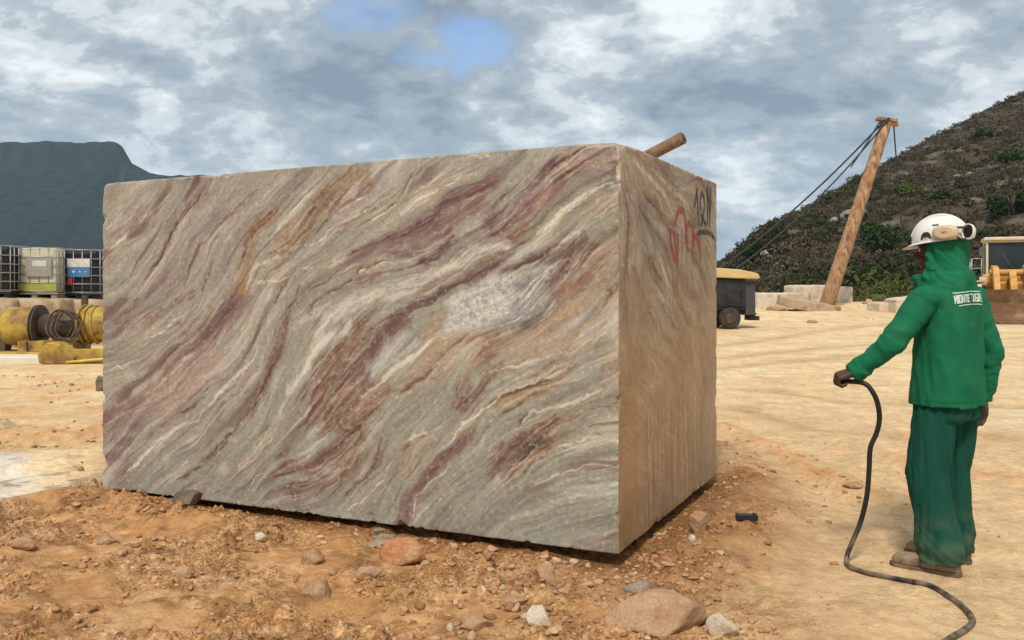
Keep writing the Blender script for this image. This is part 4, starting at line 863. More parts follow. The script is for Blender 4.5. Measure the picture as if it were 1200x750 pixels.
for k, (u, v, w, h, lb) in enumerate([(866, 362, 16, 7, 'orange-tan boulder just right of the yellow-topped machine'), (878, 362, 12, 6, 'smaller boulder touching the low stone block on its left'), (909, 369, 22, 6, 'dark flat boulder in front of the long low stone block'), (943, 372, 18, 8, 'brown boulder left of the tilted slab')]):
    p = W3(u, v, 43.0 - k * .4); a, f_ = rock_mesh(np.random.RandomState(70 + k), 3, 10, .7, .12); s = w / F * 43
    o = mesh_np('boulder', a * np.array([s / 2, s / 2, h / F * 43 * .7]), f_, [m_q3, m_q, MR['brown'], m_q3][k]); o.location = (p.x, p.y, gz1(p.x, p.y) + h / F * 43 * .3); tag(o, lb, 'boulder')

# leaning mast with its cables
m_rust = mat('peeling_rust', (.27, .12, .05), (.50, .34, .20), .8, scale=3.2, detail=12, lo=.38, hi=.64, stretch=(1.6, 1.6, .5), bump=.6, bscale=6, bdist=.05, c3=(.14, .07, .04), s3=3.1)
m_cable = mat('steel_cable', (.035, .035, .04), None, .6)
MY = 44.0; b0 = W3(966, 366, MY); b0.z = gz1(b0.x, b0.y) - .2; t0 = W3(1039, 143, MY + .6)
mast = empty('mast', b0, 0, 'tall leaning rust-brown pole held by cables above the stone blocks', 'mast')
def rel(p): return p - b0
MB().tube([rel(b0.lerp(t0, t)) for t in np.linspace(0, 1, 14)], list(np.linspace(.37, .27, 14)), 20).build('pole', m_rust, mast)
MB().tube([rel(t0) + Vector((-.35, 0, .0)), rel(t0) + Vector((.55, 0, -.12))], .13, 10).box(tuple(rel(t0) + Vector((0, 0, .1))), (.95, .5, .14), ry=.12).build('head_fitting', m_rust, mast)
MB().tube([rel(b0) + Vector((-.1, -.45, .15)), rel(b0) + Vector((.6, -.35, .22))], .16, 8).build('base_collar', mat('yellow_paint', (.62, .50, .04), (.45, .33, .05), .6, scale=3), mast)
def cable(a, b, sag, r, label, n=24, extra=None):
    P = [a.lerp(b, t) - Vector((0, 0, sag * 4 * t * (1 - t))) for t in np.linspace(0, 1, n)]
    if extra: P = extra + P
    o = MB().tube(P, r, 6).build('cable', m_cable); tag(o, label, 'cable'); return o
tt_ = t0 + Vector((-.3, -.1, .0))
e1 = W3(770, 338, 46); e1.z = gz1(e1.x, e1.y); e2 = W3(782, 346, 44); e2.z = gz1(e2.x, e2.y)
cable(tt_ + Vector((0, 0, -.1)), e1, .75, .045, 'upper of the two long stay cables falling left from the mast head', extra=[t0 + Vector((0, -.3, .15))])
cable(tt_ + Vector((-.1, -.1, -.4)), e2, 1.0, .04, 'lower of the two long stay cables falling left from the mast head', extra=[t0 + Vector((-.1, -.4, .1))])
cable(tt_ + Vector((-.2, -.15, -.1)), W3(997, 196, MY), .05, .035, 'short loose cable end dangling left of the mast head', extra=[t0 + Vector((0, -.35, .12))])
e3 = W3(1064, 352, 47); e3.z = gz1(e3.x, e3.y); cable(t0 + Vector((.35, 0, -.1)), e3, .1, .035, 'thin cable hanging down on the right side of the mast')
# ---------------------------------------------------------------- left side: totes on stone blocks, yellow winch, slab
for k, (u0, u1, Y, lb) in enumerate([(-70, 12, 19.0, 'brown stone block under the leftmost black tank, at the left edge'), (13, 66, 19.3, 'brown stone block beneath the white tank'), (67, 140, 20.0, 'brown stone block beneath the rightmost black tank')]):
    qblock('stone_plinth', u0, u1, 349 + k, 400, Y, 2.2, lb, 40 + k, m_q3, .06, 0, 'stone blocks under the tanks', 0.0)
m_cage = mat('galvanised_steel', (.42, .43, .44), (.3, .3, .3), .45, metal=.6)
m_wt = mat('white_plastic_tank', (.58, .55, .40), (.48, .45, .32), .5, scale=3); m_bt = mat('black_plastic_tank', (.012, .013, .015), None, .45)
m_lbl = mat('blue_label', (.05, .16, .36), (.08, .22, .42), .5, scale=12); m_lw = mat('white_label', (.68, .66, .60), (.5, .5, .48), .5, scale=14); m_lr = mat('red_label', (.5, .03, .03), None, .5)
m_gl = mat('grey_label', (.27, .26, .24), (.33, .32, .3), .6, scale=8); m_res = mat('yellowed_residue', (.40, .40, .07), (.30, .30, .06), .6, scale=4); m_wood = mat('pallet_wood', (.22, .17, .12), (.34, .27, .2), .9, scale=5, stretch=(1, 6, 6))
def tote(u, v, Y, black, label):
    p = W3(u, v, Y); t = empty('tank_tote', p, .07, label, 'tank', 'caged liquid tanks on the stone blocks')
    w, d, h = .98, 1.16, .98; z0 = .15
    b = MB()
    for x in (-.42, 0, .42): b.box((x, 0, .05), (.12, d, .09))
    b.box((0, 0, .12), (w + .04, d + .04, .04)); b.build('pallet', m_bt if black else m_wood, t, .006)
    tk = MB().box((0, 0, z0 + h / 2), (w - .05, d - .05, h)).build('tank', m_bt if black else m_wt, t, .07)
    MB().tube([(0, 0, z0 + h - .01), (0, 0, z0 + h + .035)], [.10, .095], 20).build('lid', m_bt if not black else mat('lid_red', (.35, .04, .03), None, .5), tk)
    c = MB(); r = .011; X, Yy = w / 2, d / 2; zs = [z0 + .02, z0 + .21, z0 + .40, z0 + .59, z0 + .78, z0 + h + .01]
    for z in zs: c.tube([(-X, -Yy, z), (X, -Yy, z), (X, Yy, z), (-X, Yy, z), (-X, -Yy, z)], r, 6)
    for x in np.linspace(-X, X, 6):
        for y in (-Yy, Yy): c.tube([(x, y + (r * 1.6 if y < 0 else -r * 1.6), z0), (x, y + (r * 1.6 if y < 0 else -r * 1.6), z0 + h + .01)], r, 6)
    for y in np.linspace(-Yy, Yy, 7)[1:-1]:
        for x in (-X, X): c.tube([(x, y, z0), (x, y, z0 + h + .01)], r, 6)
    c.tube([(-X, 0, z0 + h + .015), (X, 0, z0 + h + .015)], r, 6); c.build('cage', m_cage, t)
    f = -Yy - .022
    if black:
        MB().box((.03, f, z0 + .69), (.50, .008, .19)).build('label_plate', m_lw, t); MB().box((.03, f, z0 + .48), (.50, .008, .22)).build('label_plate', m_lbl, t)
        for xx, ss in ((-.08, .05), (.06, .035), (.19, .03)): MB().box((xx, f - .006, z0 + .49), (ss, .004, ss), ry=.6).build('label_mark', m_lw, t)
        MB().box((-.16, f, z0 + .27), (.10, .008, .16)).build('red_label', m_lr, t)
    else:
        MB().box((.10, f, z0 + .56), (.56, .008, .42)).build('label_plate', m_gl, t); MB().box((.12, f - .007, z0 + .64), (.30, .006, .13)).build('label_paper', m_lw, t)
        MB().box((0, f + .035, z0 + .11), (w - .05, .012, .17)).build('residue', m_res, t)
    return t
tote(0, 349, 19.8, True, 'leftmost black caged tank with blue label, cut off by the photo edge')
tote(54, 350, 20.3, False, 'white caged tank with a grey label between the two black ones')
tote(103, 351, 20.8, True, 'rightmost black caged tank with blue label, next to the stone block')

m_yel = mat('worn_yellow_paint', (.50, .33, .05), (.26, .15, .05), .6, scale=3.5, lo=.40, hi=.66, c3=(.15, .08, .04), s3=5.0, bump=.3, bscale=12); m_dk = mat('greasy_steel', (.05, .035, .028), (.12, .08, .05), .6, scale=6)
WY = 16.8; zg = gz1(-8, WY)
wn = empty('winch', (W3(62, 400, WY).x, WY, zg), .04, 'worn yellow winch with cable drums lying in front of the tanks', 'winch')
sx = WY / F
def wx(u): return (u - 62) * sx
c_z = CAMH - (382 - HV) * sx - zg; R1 = .36
MB().tube([(wx(8), 0, c_z), (wx(12), 0, c_z), (wx(20), 0, c_z), (wx(42), 0, c_z), (wx(44), 0, c_z)], [R1 * .8, R1 * .97, R1, R1, R1 * .9], 36).build('motor_drum', m_yel, wn)
MB().tube([(wx(7.3), -.0, c_z), (wx(8.5), 0, c_z)], [.20, .24], 24).build('drum_cap', m_yel, wn)
MB().tube([(wx(44), 0, c_z), (wx(118), 0, c_z)], [.22, .22], 24).build('shaft', m_dk, wn)
rg = MB()
for u in (44, 47): rg.tube([(wx(u), 0, c_z), (wx(u + 1.6), 0, c_z)], .40, 32)
rg.build('flange', m_dk, wn)
MB().tube([(wx(94), 0, c_z + .03), (wx(97), 0, c_z + .03), (wx(116), 0, c_z + .03), (wx(126), 0, c_z + .03), (wx(134), 0, c_z)], [.28, .32, .34, .32, .22], 32).build('cable_drum', m_yel, wn)
rg = MB(); rs = np.random.RandomState(12)
for u in (99, 106, 114):
    rg.tube([(wx(u) + .02 * math.sin(t * 2), math.cos(t) * .35, c_z + .03 + math.sin(t) * .35) for t in np.linspace(0, 6.283, 30)], .03, 6, ends=False)
rg.build('wound_cable', mat('yellow_hose', (.50, .34, .06), (.25, .15, .05), .6, scale=9), wn)
rg = MB()
for k in range(5):
    cx0 = wx(78 + 4 * k); rr = .26 + .05 * rs.rand(); rg.tube([(cx0 + math.cos(t) * rr * .9, -.30 - .05 * k + .05 * math.sin(3 * t), c_z + .02 + math.sin(t) * rr) for t in np.linspace(0, 6.283, 28)], .017, 6, ends=False)
rg.build('loose_hoses', m_dk, wn)
MB().box((wx(66), 0, .06), (wx(130) - wx(-2), .9, .12)).box((wx(40), 0, .2), (.12, .8, .25)).box((wx(92), 0, .2), (.12, .8, .25)).box((wx(60), -.2, .22), (.9, .3, .2)).build('base_frame', m_yel, wn, .01)
MB().box((wx(6), .05, .30), (.16, .25, .6), ry=.2).build('bracket', m_dk, wn, .01); MB().box((wx(92), .25, c_z + .42), (.1, .1, .30)).build('lifting_lug', m_dk, wn, .01)
# yellow steel beam with a pointed shoe
bx0 = W3(52, 405, 15.6); bz = gz1(bx0.x, bx0.y); bm_ = empty('steel_beam', (bx0.x, bx0.y, bz), .10, 'yellow steel beam with a blunt shoe lying in front of the winch', 'steel beam')
MB().prism([(-.16, 0), (.16, 0), (.13, .24), (-.13, .26)], .42, 1.5, 'x').build('beam', m_yel, bm_, .01)
MB().prism([(-.02, .02), (.10, 0), (.52, 0), (.60, .12), (.30, .36), (.12, .38), (-.04, .16)], -.20, .20, 'y').build('shoe', m_yel, bm_, .02)
MB().tube([(.45, -.2, .03), (1.5, -.22, .12)], .025, 8).build('edge_rail', mat('bright_yellow', (.66, .58, .08), (.5, .4, .08), .6, scale=5), bm_)
# pale slab on the ground
o = qblock('flat_slab', -110, 88, 411, 421, 15.6, .9, 'long pale grey slab lying flat on the dirt at the left', 61, mat('pale_slab', (.62, .55, .46), (.72, .66, .58), .9, scale=3, bump=.4, bscale=14, bdist=.02), .0, 0, None); o.rotation_euler = (0, 0, -.03); o.location.z = gz1(o.location.x + .8, o.location.y) + .02

# ---------------------------------------------------------------- machine half hidden behind the block
cpY = 30.5; cp = W3(850, 387, cpY); cp.z = gz1(cp.x, cp.y)
cpr = empty('air_compressor', cp, .12, 'dark wheeled machine with a yellow canopy half hidden behind the stone block', 'machine')
m_dp = mat('dark_panel', (.012, .012, .014), (.035, .034, .034), .6, scale=3); m_tire = mat('tyre_rubber', (.025, .023, .022), (.07, .055, .04), .9, scale=6); m_yc = mat('canopy_yellow', (.64, .48, .22), (.52, .38, .18), .6, scale=3)
MB().box((-1.0, 0, 1.15), (2.9, 1.5, 1.05)).build('body', m_dp, cpr, .04)
MB().box((.62, 0, 1.0), (.36, 1.4, 1.1), taper=.96).build('radiator', mat('radiator_grey', (.04, .04, .045), (.07, .07, .07), .6, scale=30), cpr, .02)
MB().prism([(-2.7, 1.78), (.82, 1.66), (.90, 1.72), (.80, 1.86), (.2, 1.98), (-1.0, 2.06), (-2.7, 2.06)], -.88, .88, 'y').build('canopy', m_yc, cpr, .04)
MB().box((-.9, 0, .55), (3.3, 1.2, .14)).box((.62, 0, .48), (.8, .5, .06)).build('chassis', m_dp, cpr, .01)
for x in (-.12, -1.9):
    for y in (-.72, .72):
        w_ = MB().tube([(x, y - .11, .36), (x, y - .08, .36), (x, y + .08, .36), (x, y + .11, .36)], [.31, .36, .36, .31], 28).build('wheel', m_tire, cpr)
        MB().tube([(x, y - .13 if y < 0 else y + .13, .36), (x, y, .36)], .17, 18).build('rim', m_dk, w_)
MB().tube([(.7, 0, .45), (1.05, 0, .42)], .05, 8).box((.95, 0, .33), (.34, .5, .14)).build('tow_bar', m_dp, cpr)
MB().box((-.05, -.79, .78), (.9, .06, .05)).box((.3, -.77, 1.1), (.03, .03, .9)).build('side_rail', m_dp, cpr)

# ---------------------------------------------------------------- wheel loader at the right edge
LY = 33.0; lo = W3(1192, 380, LY); lo.z = gz1(lo.x, lo.y); LR_ = R(-24)
ld = empty('wheel_loader', (lo.x - math.sin(LR_) * 2.4, LY + math.cos(LR_) * 2.4, lo.z), LR_, 'yellow wheel loader facing us with its rusty bucket lowered at right', 'wheel loader')
m_ly = mat('loader_yellow', (.66, .36, .085), (.50, .26, .07), .5, scale=2, c3=(.38, .22, .10), s3=2.4); m_lc = mat('cream_paint', (.66, .58, .42), (.55, .46, .32), .6, scale=3)
m_bk = mat('rusty_bucket', (.13, .062, .03), (.22, .12, .06), .75, scale=1.6, bump=.4, bscale=8, bdist=.03, c3=(.30, .22, .15), s3=1.2, metal=.1); m_gls = mat('dark_glass', (.012, .018, .022), (.03, .04, .046), .15, scale=1.2, spec=.35); m_grl = mat('frame_grey', (.10, .10, .10), None, .6)
# local: -y is forward (towards the camera), x is right in the photo
prof = [(-2.9, .02), (-2.55, 0), (-1.95, .06), (-1.75, .30), (-1.72, .75), (-1.85, 1.25), (-1.95, 1.28), (-1.80, .78), (-1.86, .38), (-2.05, .16), (-2.5, .07), (-2.9, .06)]
MB().prism([(a, b) for a, b in prof], -1.5, 1.5, 'x').build('bucket', m_bk, ld)
for x in (-1.53, 1.50): MB().prism([(-2.85, 0), (-1.95, .03), (-1.72, .3), (-1.70, .8), (-1.88, 1.3), (-2.2, .85), (-2.7, .35)], x, x + .035, 'x').build('bucket_side', m_bk, ld)
for x in np.linspace(-1.35, 1.35, 8): MB().box((x, -2.98, .05), (.12, .28, .06), taper=.7).build('bucket_tooth', m_grl, ld)
for x in (-.55, .55):
    MB().prism([(-1.65, .42), (-1.55, .95), (-1.0, 1.75), (-.6, 2.15), (.2, 2.25), (.85, 2.05), (.85, 1.65), (.2, 1.75), (-.55, 1.55), (-1.2, .45)], x - .11, x + .11, 'x').build('lift_arm', m_ly, ld, .02)
MB().prism([(-1.5, .95), (-1.4, 1.45), (-.8, 2.05), (-.45, 1.9), (-.9, 1.3)], -.12, .12, 'x').tube([(0, -.5, 1.65), (0, .9, 1.75)], .08, 12).build('bucket_linkage', m_ly, ld, .02)
MB().tube([(-.75, -.2, 1.95), (.75, -.2, 1.95)], .13, 14).tube([(-.95, .6, 1.75), (.95, .6, 1.75)], .16, 14).box((0, .55, 1.62), (1.9, .6, .5)).box((-.30, -.05, 1.25), (.32, .5, .75), rx=.3).box((.30, -.05, 1.25), (.32, .5, .75), rx=.3).box((0, .3, 1.0), (1.1, .9, .9)).build('front_frame', m_ly, ld, .04)
MB().box((0, 3.3, 1.35), (1.5, 2.6, 1.1)).box((0, 1.5, .95), (1.0, 2.0, .5)).build('engine_hood', m_ly, ld, .08)
MB().box((0, 4.7, .9), (2.2, .5, .8)).build('counterweight', m_ly, ld, .08)
for sx_ in (-1, 1): MB().prism([(-.75, 1.35), (-.55, 1.50), (.7, 1.50), (1.0, 1.15), (1.0, 1.08), (.68, 1.43), (-.52, 1.43), (-.70, 1.30)], sx_ * 1.32 - .28, sx_ * 1.32 + .28, 'x').build('fender', m_lc, ld, .01)
MB().box((-.95, 1.55, 1.62), (.75, 1.4, .07)).box((-1.15, 1.2, 1.2), (.4, .4, .06)).box((-1.15, 1.2, .8), (.4, .4, .06)).build('platform', m_lc, ld, .01)
cab = MB().box((0, 1.75, 1.75), (1.50, 1.5, .28)).build('cab', m_lc, ld, .03)
fr = MB()
for x in (-.74, .74):
    for y in (1.02, 2.48): fr.box((x, y, 2.55), (.09, .09, 1.45))
fr.box((0, 1.02, 1.90), (1.42, .09, .08)).box((0, 1.02, 3.24), (1.42, .09, .08)).box((-.74, 1.75, 3.24), (.09, 1.4, .08)).box((.74, 1.75, 3.24), (.09, 1.4, .08)); fr.build('cab_frame', m_lc, cab, .01)
MB().box((0, 1.02, 2.57), (1.36, .02, 1.26)).build('windshield', m_gls, cab)
for x in (-.74, .74): MB().box((x, 1.75, 2.57), (.02, 1.34, 1.26)).build('side_window', mat('side_glass', (.10, .13, .15), (.06, .08, .09), .2, scale=1.5, spec=.5), cab)
MB().box((0, 2.48, 2.57), (1.36, .02, 1.26)).build('rear_window', m_gls, cab)
MB().box((0, 1.72, 3.35), (1.72, 1.78, .14)).build('roof', m_lc, cab, .04)
MB().tube([(.25, 1.0, 2.0), (-.2, .99, 2.75)], .015, 6).build('wiper', m_grl, cab); MB().box((.15, 1.9, 2.2), (.5, .3, .7)).build('seat', m_grl, cab, .04)
for x in (-.86, .86): MB().box((x * 1.08, .95, 2.85), (.2, .04, .36)).tube([(x * .9, 1.0, 3.0), (x * 1.08, .97, 2.95)], .015, 6).build('mirror', m_grl, ld, .01)
for x in (-.62, .62): MB().box((x * 1.6, -.45, 1.68), (.26, .16, .2)).tube([(x * 1.6, -.54, 1.68), (x * 1.6, -.56, 1.68)], .08, 14).build('headlight', m_lc, ld, .01)
rl = MB()
for p0, p1 in (((-1.30, .9), (-1.30, 2.3)), ((-1.30, .9), (-.95, .9))):
    for z in (2.15, 2.55): rl.tube([(p0[0], p0[1], z), (p1[0], p1[1], z)], .022, 6)
for x, y in ((-1.3, .9), (-1.3, 1.6), (-1.3, 2.3), (-.95, .9)): rl.tube([(x, y, 1.6), (x, y, 2.57)], .022, 6)
rl.build('railing', m_cage, ld)
for x in (-1.1, 1.1):
    for y in (0.1, 3.4):
        w_ = MB().tube([(x - .28, y, .72), (x - .22, y, .72), (x + .22, y, .72), (x + .28, y, .72)], [.62, .74, .74, .62], 32).build('wheel', m_tire, ld)
        MB().tube([(x - .30, y, .72), (x + .30, y, .72)], .36, 20).build('rim', m_ly, w_)
# ---------------------------------------------------------------- the worker
PO = Vector((2.25, 4.58, 0)); PO.z = gz1(PO.x, PO.y) - .010
PR_ = math.atan2(.5, .866)              # local x = the worker's right, y = forwards, z = up
def remesh(mb, voxel, smooth=4, fac=.5):
    me = bpy.data.meshes.new('tmp'); me.from_pydata(mb.v, [], mb.f); bm = bmesh.new(); bm.from_mesh(me); bmesh.ops.recalc_face_normals(bm, faces=bm.faces); bm.to_mesh(me); bm.free()
    o = bpy.data.objects.new('tmp', me); COL.objects.link(o)
    r = o.modifiers.new('r', 'REMESH'); r.mode = 'VOXEL'; r.voxel_size = voxel; r.use_smooth_shade = True
    s = o.modifiers.new('s', 'SMOOTH'); s.factor = fac; s.iterations = smooth
    bake(o); me = o.data; V = np.empty(len(me.vertices) * 3, np.float32); me.vertices.foreach_get('co', V); Nn = np.empty_like(V); me.vertices.foreach_get('normal', Nn)
    Fc = [tuple(p.vertices) for p in me.polygons]; bpy.data.objects.remove(o); return V.reshape(-1, 3).astype(float), Nn.reshape(-1, 3).astype(float), Fc
def obj_from(name, V, Fc, m, parent=None, colors=None): return mesh_np(name, V, Fc, m, parent, smooth=True, colors=colors)
def ell(c, rx, ry, n=28, p=2.3, rot=0):
    out_ = []
    for k in range(n):
        w = 2 * math.pi * k / n; cw, sw = math.cos(w), math.sin(w); x = rx * math.copysign(abs(cw) ** (2 / p), cw); y = ry * math.copysign(abs(sw) ** (2 / p), sw)
        out_.append((c[0] + x * math.cos(rot) - y * math.sin(rot), c[1] + x * math.sin(rot) + y * math.cos(rot), c[2]))
    return out_
SHL, ELL_, WRL = Vector((-.185, -.005, 1.395)), Vector((-.345, .075, 1.165)), Vector((-.425, .225, 1.015))
SHR, ELR, WRR = Vector((.195, 0, 1.395)), Vector((.285, -.05, 1.10)), Vector((.300, .0, .86))
HPL, KNL, ANL = Vector((-.09, 0, .90)), Vector((-.125, .03, .50)), Vector((-.125, -.05, .09))
HPR, KNR, ANR = Vector((.09, 0, .90)), Vector((.10, .06, .50)), Vector((.105, .045, .09))
HC = Vector((.012, .060, 1.635)); HT = R(22)        # head centre; head turned to the left
hd = Vector((-math.sin(HT), math.cos(HT), 0)); hr = Vector((math.cos(HT), math.sin(HT), 0))
def H(x, y, z): return HC + hr * x + hd * y + Vector((0, 0, z))
# --- body (skin): head with face, neck, trunk, limbs and hands as one surface
b = MB()
hrings = []
for z, rx, ry, cy in ((-.125, .028, .030, .048), (-.112, .042, .048, .035), (-.09, .054, .068, .018), (-.06, .064, .082, .008), (-.02, .072, .092, 0), (.02, .076, .097, -.002), (.06, .074, .096, -.006), (.09, .062, .082, -.010), (.112, .040, .055, -.012), (.122, .015, .02, -.012)):
    hrings.append([tuple(HC + hr * x + hd * (y + cy) + Vector((0, 0, z))) for x, y, _ in ell((0, 0, 0), rx, ry, 28, 2.1)])
b.loft(hrings)
b.tube([H(0, .090, .018), H(0, .104, -.012), H(0, .112, -.026)], [.009, .012, .015], 10, ends='round')     # nose
b.tube([H(-.017, .098, -.030), H(.017, .098, -.030)], .010, 8, ends='round')
b.tube([H(-.020, .086, -.060), H(0, .095, -.058), H(.020, .086, -.060)], [.006, .009, .006], 8, ends='round')        # lips
b.tube([H(-.018, .085, -.070), H(0, .092, -.071), H(.018, .085, -.070)], [.006, .009, .006], 8, ends='round')
b.tube([H(-.045, .076, .030), H(-.012, .092, .030), H(.012, .092, .030), H(.045, .076, .030)], .009, 8, ends='round')   # brow
b.tube([H(-.015, .068, -.108), H(.015, .068, -.108)], .019, 10, ends='round')
for s in (-1, 1): b.ball(H(s * .078, -.008, -.005), (.012, .018, .030), 10, 8); b.ball(H(s * .045, .070, -.022), (.018, .018, .016), 10, 8)
b.tube([H(0, -.012, -.07), Vector((0, .01, 1.44)), Vector((0, 0, 1.38))], [.054, .058, .075], 20)
b.loft([ell((0, cy, z), rx, ry) for z, rx, ry, cy in ((.86, .12, .09, 0), (.95, .145, .10, 0), (1.08, .135, .095, 0), (1.22, .155, .10, 0), (1.34, .165, .095, 0), (1.41, .12, .075, 0), (1.45, .06, .055, .005))])
for s, (A, E, Wt) in ((-1, (SHL, ELL_, WRL)), (1, (SHR, ELR, WRR))):
    b.tube([A, A.lerp(E, .4), E, E.lerp(Wt, .35), Wt], [.050, .045, .037, .038, .026], 16, ends='round')
for A, E, Wt in ((HPL, KNL, ANL), (HPR, KNR, ANR)):
    b.tube([A, A.lerp(E, .4), E, E.lerp(Wt, .35), Wt], [.078, .068, .050, .050, .036], 16, ends='round')
FDL = Vector((-.393, .92, 0)); FDR = Vector((-.25, .968, 0))
for A, fd in ((ANL, FDL), (ANR, FDR)): b.tube([A + Vector((0, 0, -.02)) - fd * .03, A + fd * .06 + Vector((0, 0, -.05)), A + fd * .15 + Vector((0, 0, -.065))], [.036, .034, .022], 12, ends='round')
def hand(b, Wt, d, palm_n, side, curls, scale=1.0):
    """Wt wrist, d direction of the hand, palm_n the way the palm faces, side = towards the thumb"""
    d = d.normalized(); palm_n = (palm_n - d * palm_n.dot(d)).normalized(); side = side - d * side.dot(d) - palm_n * side.dot(palm_n); side.normalize()
    L = .095 * scale; rings = []
    for t, w, th in ((-.02, .024, .021), (.02, .030, .019), (.05, .039, .018), (.08, .042, .016), (.095, .040, .013)):
        c = Wt + d * t; rings.append([tuple(c + side * x + palm_n * y) for x, y, _ in ell((0, 0, 0), w * scale, th * scale, 16, 2.4)])
    b.loft(rings); tips = []
    for k, (off, ln) in enumerate(((.030, .072), (.010, .080), (-.010, .074), (-.029, .060))):
        base = Wt + d * .088 + side * off * scale; a = 0; p = base - d * .02; pts = [p, base]; rad = [.0105 * scale, .0098 * scale]
        for j, (fr, cu) in enumerate(zip((.44, .32, .24), curls)):
            a += cu; dirv = d * math.cos(a) + palm_n * math.sin(a) + side * (off * .8 if j == 0 else 0); base = base + dirv.normalized() * ln * scale * fr; pts.append(base); rad.append((.0092, .0085, .0072)[j] * scale)
        b.tube(pts, rad, 10, ends='round'); tips.append(base)
    return d, palm_n, side
# left hand closed round the hose (hose runs down through the fist), right hand hanging relaxed
dL = Vector((-.72, .64, -.30)).normalized()
pnL = Vector((.35, -.05, -1)); sdL = Vector((.60, .75, .05))
dl, pl, sl2 = hand(b, WRL + dL * .005, dL, pnL, sdL, (R(62), R(78), R(50)), 1.22)
w0 = WRL + dL * .005
b.tube([w0 + dl * .028 + sl2 * .030, w0 + dl * .050 + sl2 * .046 + pl * .014, w0 + dl * .072 + sl2 * .040 + pl * .034, w0 + dl * .082 + sl2 * .020 + pl * .046], [.014, .0125, .011, .009], 10, ends='round')
dR = Vector((-.06, .10, -1)).normalized()
dr_, pr_, sr_ = hand(b, WRR + dR * .005, dR, Vector((-1, .0, 0)), Vector((-.1, 1, 0)), (R(16), R(22), R(16)))
w0 = WRR + dR * .005
b.tube([w0 + dr_ * .025 + sr_ * .026, w0 + dr_ * .052 + sr_ * .046 + pr_ * .008, w0 + dr_ * .080 + sr_ * .050 + pr_ * .016, w0 + dr_ * .100 + sr_ * .046 + pr_ * .020], [.014, .012, .0105, .0085], 10, ends='round')
m_skin = mat('dark_skin', (.060, .026, .018), (.085, .040, .028), .55, scale=20, bump=.15, bscale=120, bdist=.002, spec=.35)
Vb, Nb, Fb = remesh(b, .0042, 2, .4)
person = obj_from('person', Vb, Fb, m_skin); person.location = PO; person.rotation_euler = (0, 0, PR_)
tag(person, 'worker in green hooded overalls and a white helmet holding a black hose', 'person')
for s in (-1, 1):
    MB().ball(H(s * .029, .083, .008), .0115, 14, 10).build('eye', mat('eye_white', (.6, .58, .54), None, .3), person)
# --- trousers
b = MB()
b.loft([ell((0, cy, z), rx, ry, p=2.6) for z, rx, ry, cy in ((.78, .154, .114, 0), (.86, .154, .114, 0), (.95, .150, .108, 0), (1.0, .140, .10, 0))])
def leg(A, E, Wt, s):
    P = [A + Vector((0, 0, .0)), A.lerp(E, .25), A.lerp(E, .6), E, E.lerp(Wt, .3), E.lerp(Wt, .65), Vector((Wt.x, Wt.y + .008, .11)), Vector((Wt.x, Wt.y + .012, .035))]
    b.tube(P, [.066, .080, .085, .081, .080, .078, .077, .079], 24, up=(0, 1, 0), sq=(1.05, .93))
leg(HPL, KNL, ANL, -1); leg(HPR, KNR, ANR, 1)
def wr(x, y, s): n = pn(x, y, s); return 1 - 2 * np.abs(n)
Vt, Nt, Ft = remesh(b, .0085, 5, .5)
ang = np.arctan2(Vt[:, 1] - .02, Vt[:, 0] + np.where(Vt[:, 0] < 0, .12, -.1)); z = Vt[:, 2]
fold = .015 * wr(ang * 1.5 + z * .8, z * 1.7 + ang * .4, 801) + .008 * wr(ang * 3 + z * 2, z * 3 - ang, 804) + .005 * fbm(ang * 3, z * 5, 805, 3)
hem = np.exp(-((z - .13) / .10) ** 2); fold += hem * .022 * wr(ang * .7 + 3, z * 17 + ang * 1.6, 811) + np.exp(-((z - .50) / .12) ** 2) * .006 * wr(ang + 1, z * 12 + ang * 2, 815)
fold += np.exp(-((z - .80) / .07) ** 2) * .006 * wr(ang * 1.3, z * 9 - ang * 3, 817)
Vt += Nt * fold[:, None]
dirt = sstep(.40, .05, z + .05 * fbm(Vt[:, 0] * 9, z * 9, 821, 3)) * .35 * np.clip(.6 + fbm(ang * 2, z * 12, 823, 3), 0, 1)
PG = np.array((.006, .070, .047)); ct = PG[None] * (1 + .25 * fbm(ang * 2, z * 4, 825, 4))[:, None]; ct = ct * (1 - dirt[:, None]) + np.array((.20, .18, .10)) * dirt[:, None]
def clothmat(nm): return mat(nm, (1, 1, 1), (.75, .78, .75), .85, scale=7, attr=True, bump=.30, bscale=55, bdist=.004, spec=.2, micro=.06, mscale=300)
m_cl = clothmat('green_twill'); m_jk = clothmat('green_jersey')
Ft = [f for f in Ft if not all(Vt[i, 2] < .070 + .006 * math.sin(Vt[i, 0] * 40) for i in f)]
tr = obj_from('trousers', Vt, Ft, m_cl, person, ct)
so = tr.modifiers.new('s', 'SOLIDIFY'); so.thickness = .003; so.offset = -1; bake(tr)
# --- jacket with sleeves and hood
b = MB()
b.loft([ell((0, cy, z), rx, ry, p=2.5) for z, rx, ry, cy in ((.79, .184, .138, 0), (.87, .182, .136, 0), (.98, .170, .128, -.002), (1.10, .166, .122, -.004), (1.22, .172, .118, -.006), (1.32, .180, .114, -.006), (1.385, .172, .108, -.004), (1.43, .135, .100, -.004), (1.47, .112, .104, .0), (1.51, .092, .098, .01))])
def sleeve(A, E, Wt, r0, r1, r2):
    A2 = A + (Vector((0, 0, 1.33)) - A) * .25
    b.tube([A2, A, A.lerp(E, .35), A.lerp(E, .75), E, E.lerp(Wt, .4), E.lerp(Wt, .8), Wt, Wt + (Wt - E).normalized() * .012], [.075, r0, r0 * .98, r0 * .88, r1, r1 * .92, r1 * .80, r2, r2 * 1.05], 20)
sleeve(SHL, ELL_, WRL, .065, .049, .039); sleeve(SHR, ELR, WRR, .066, .052, .040)
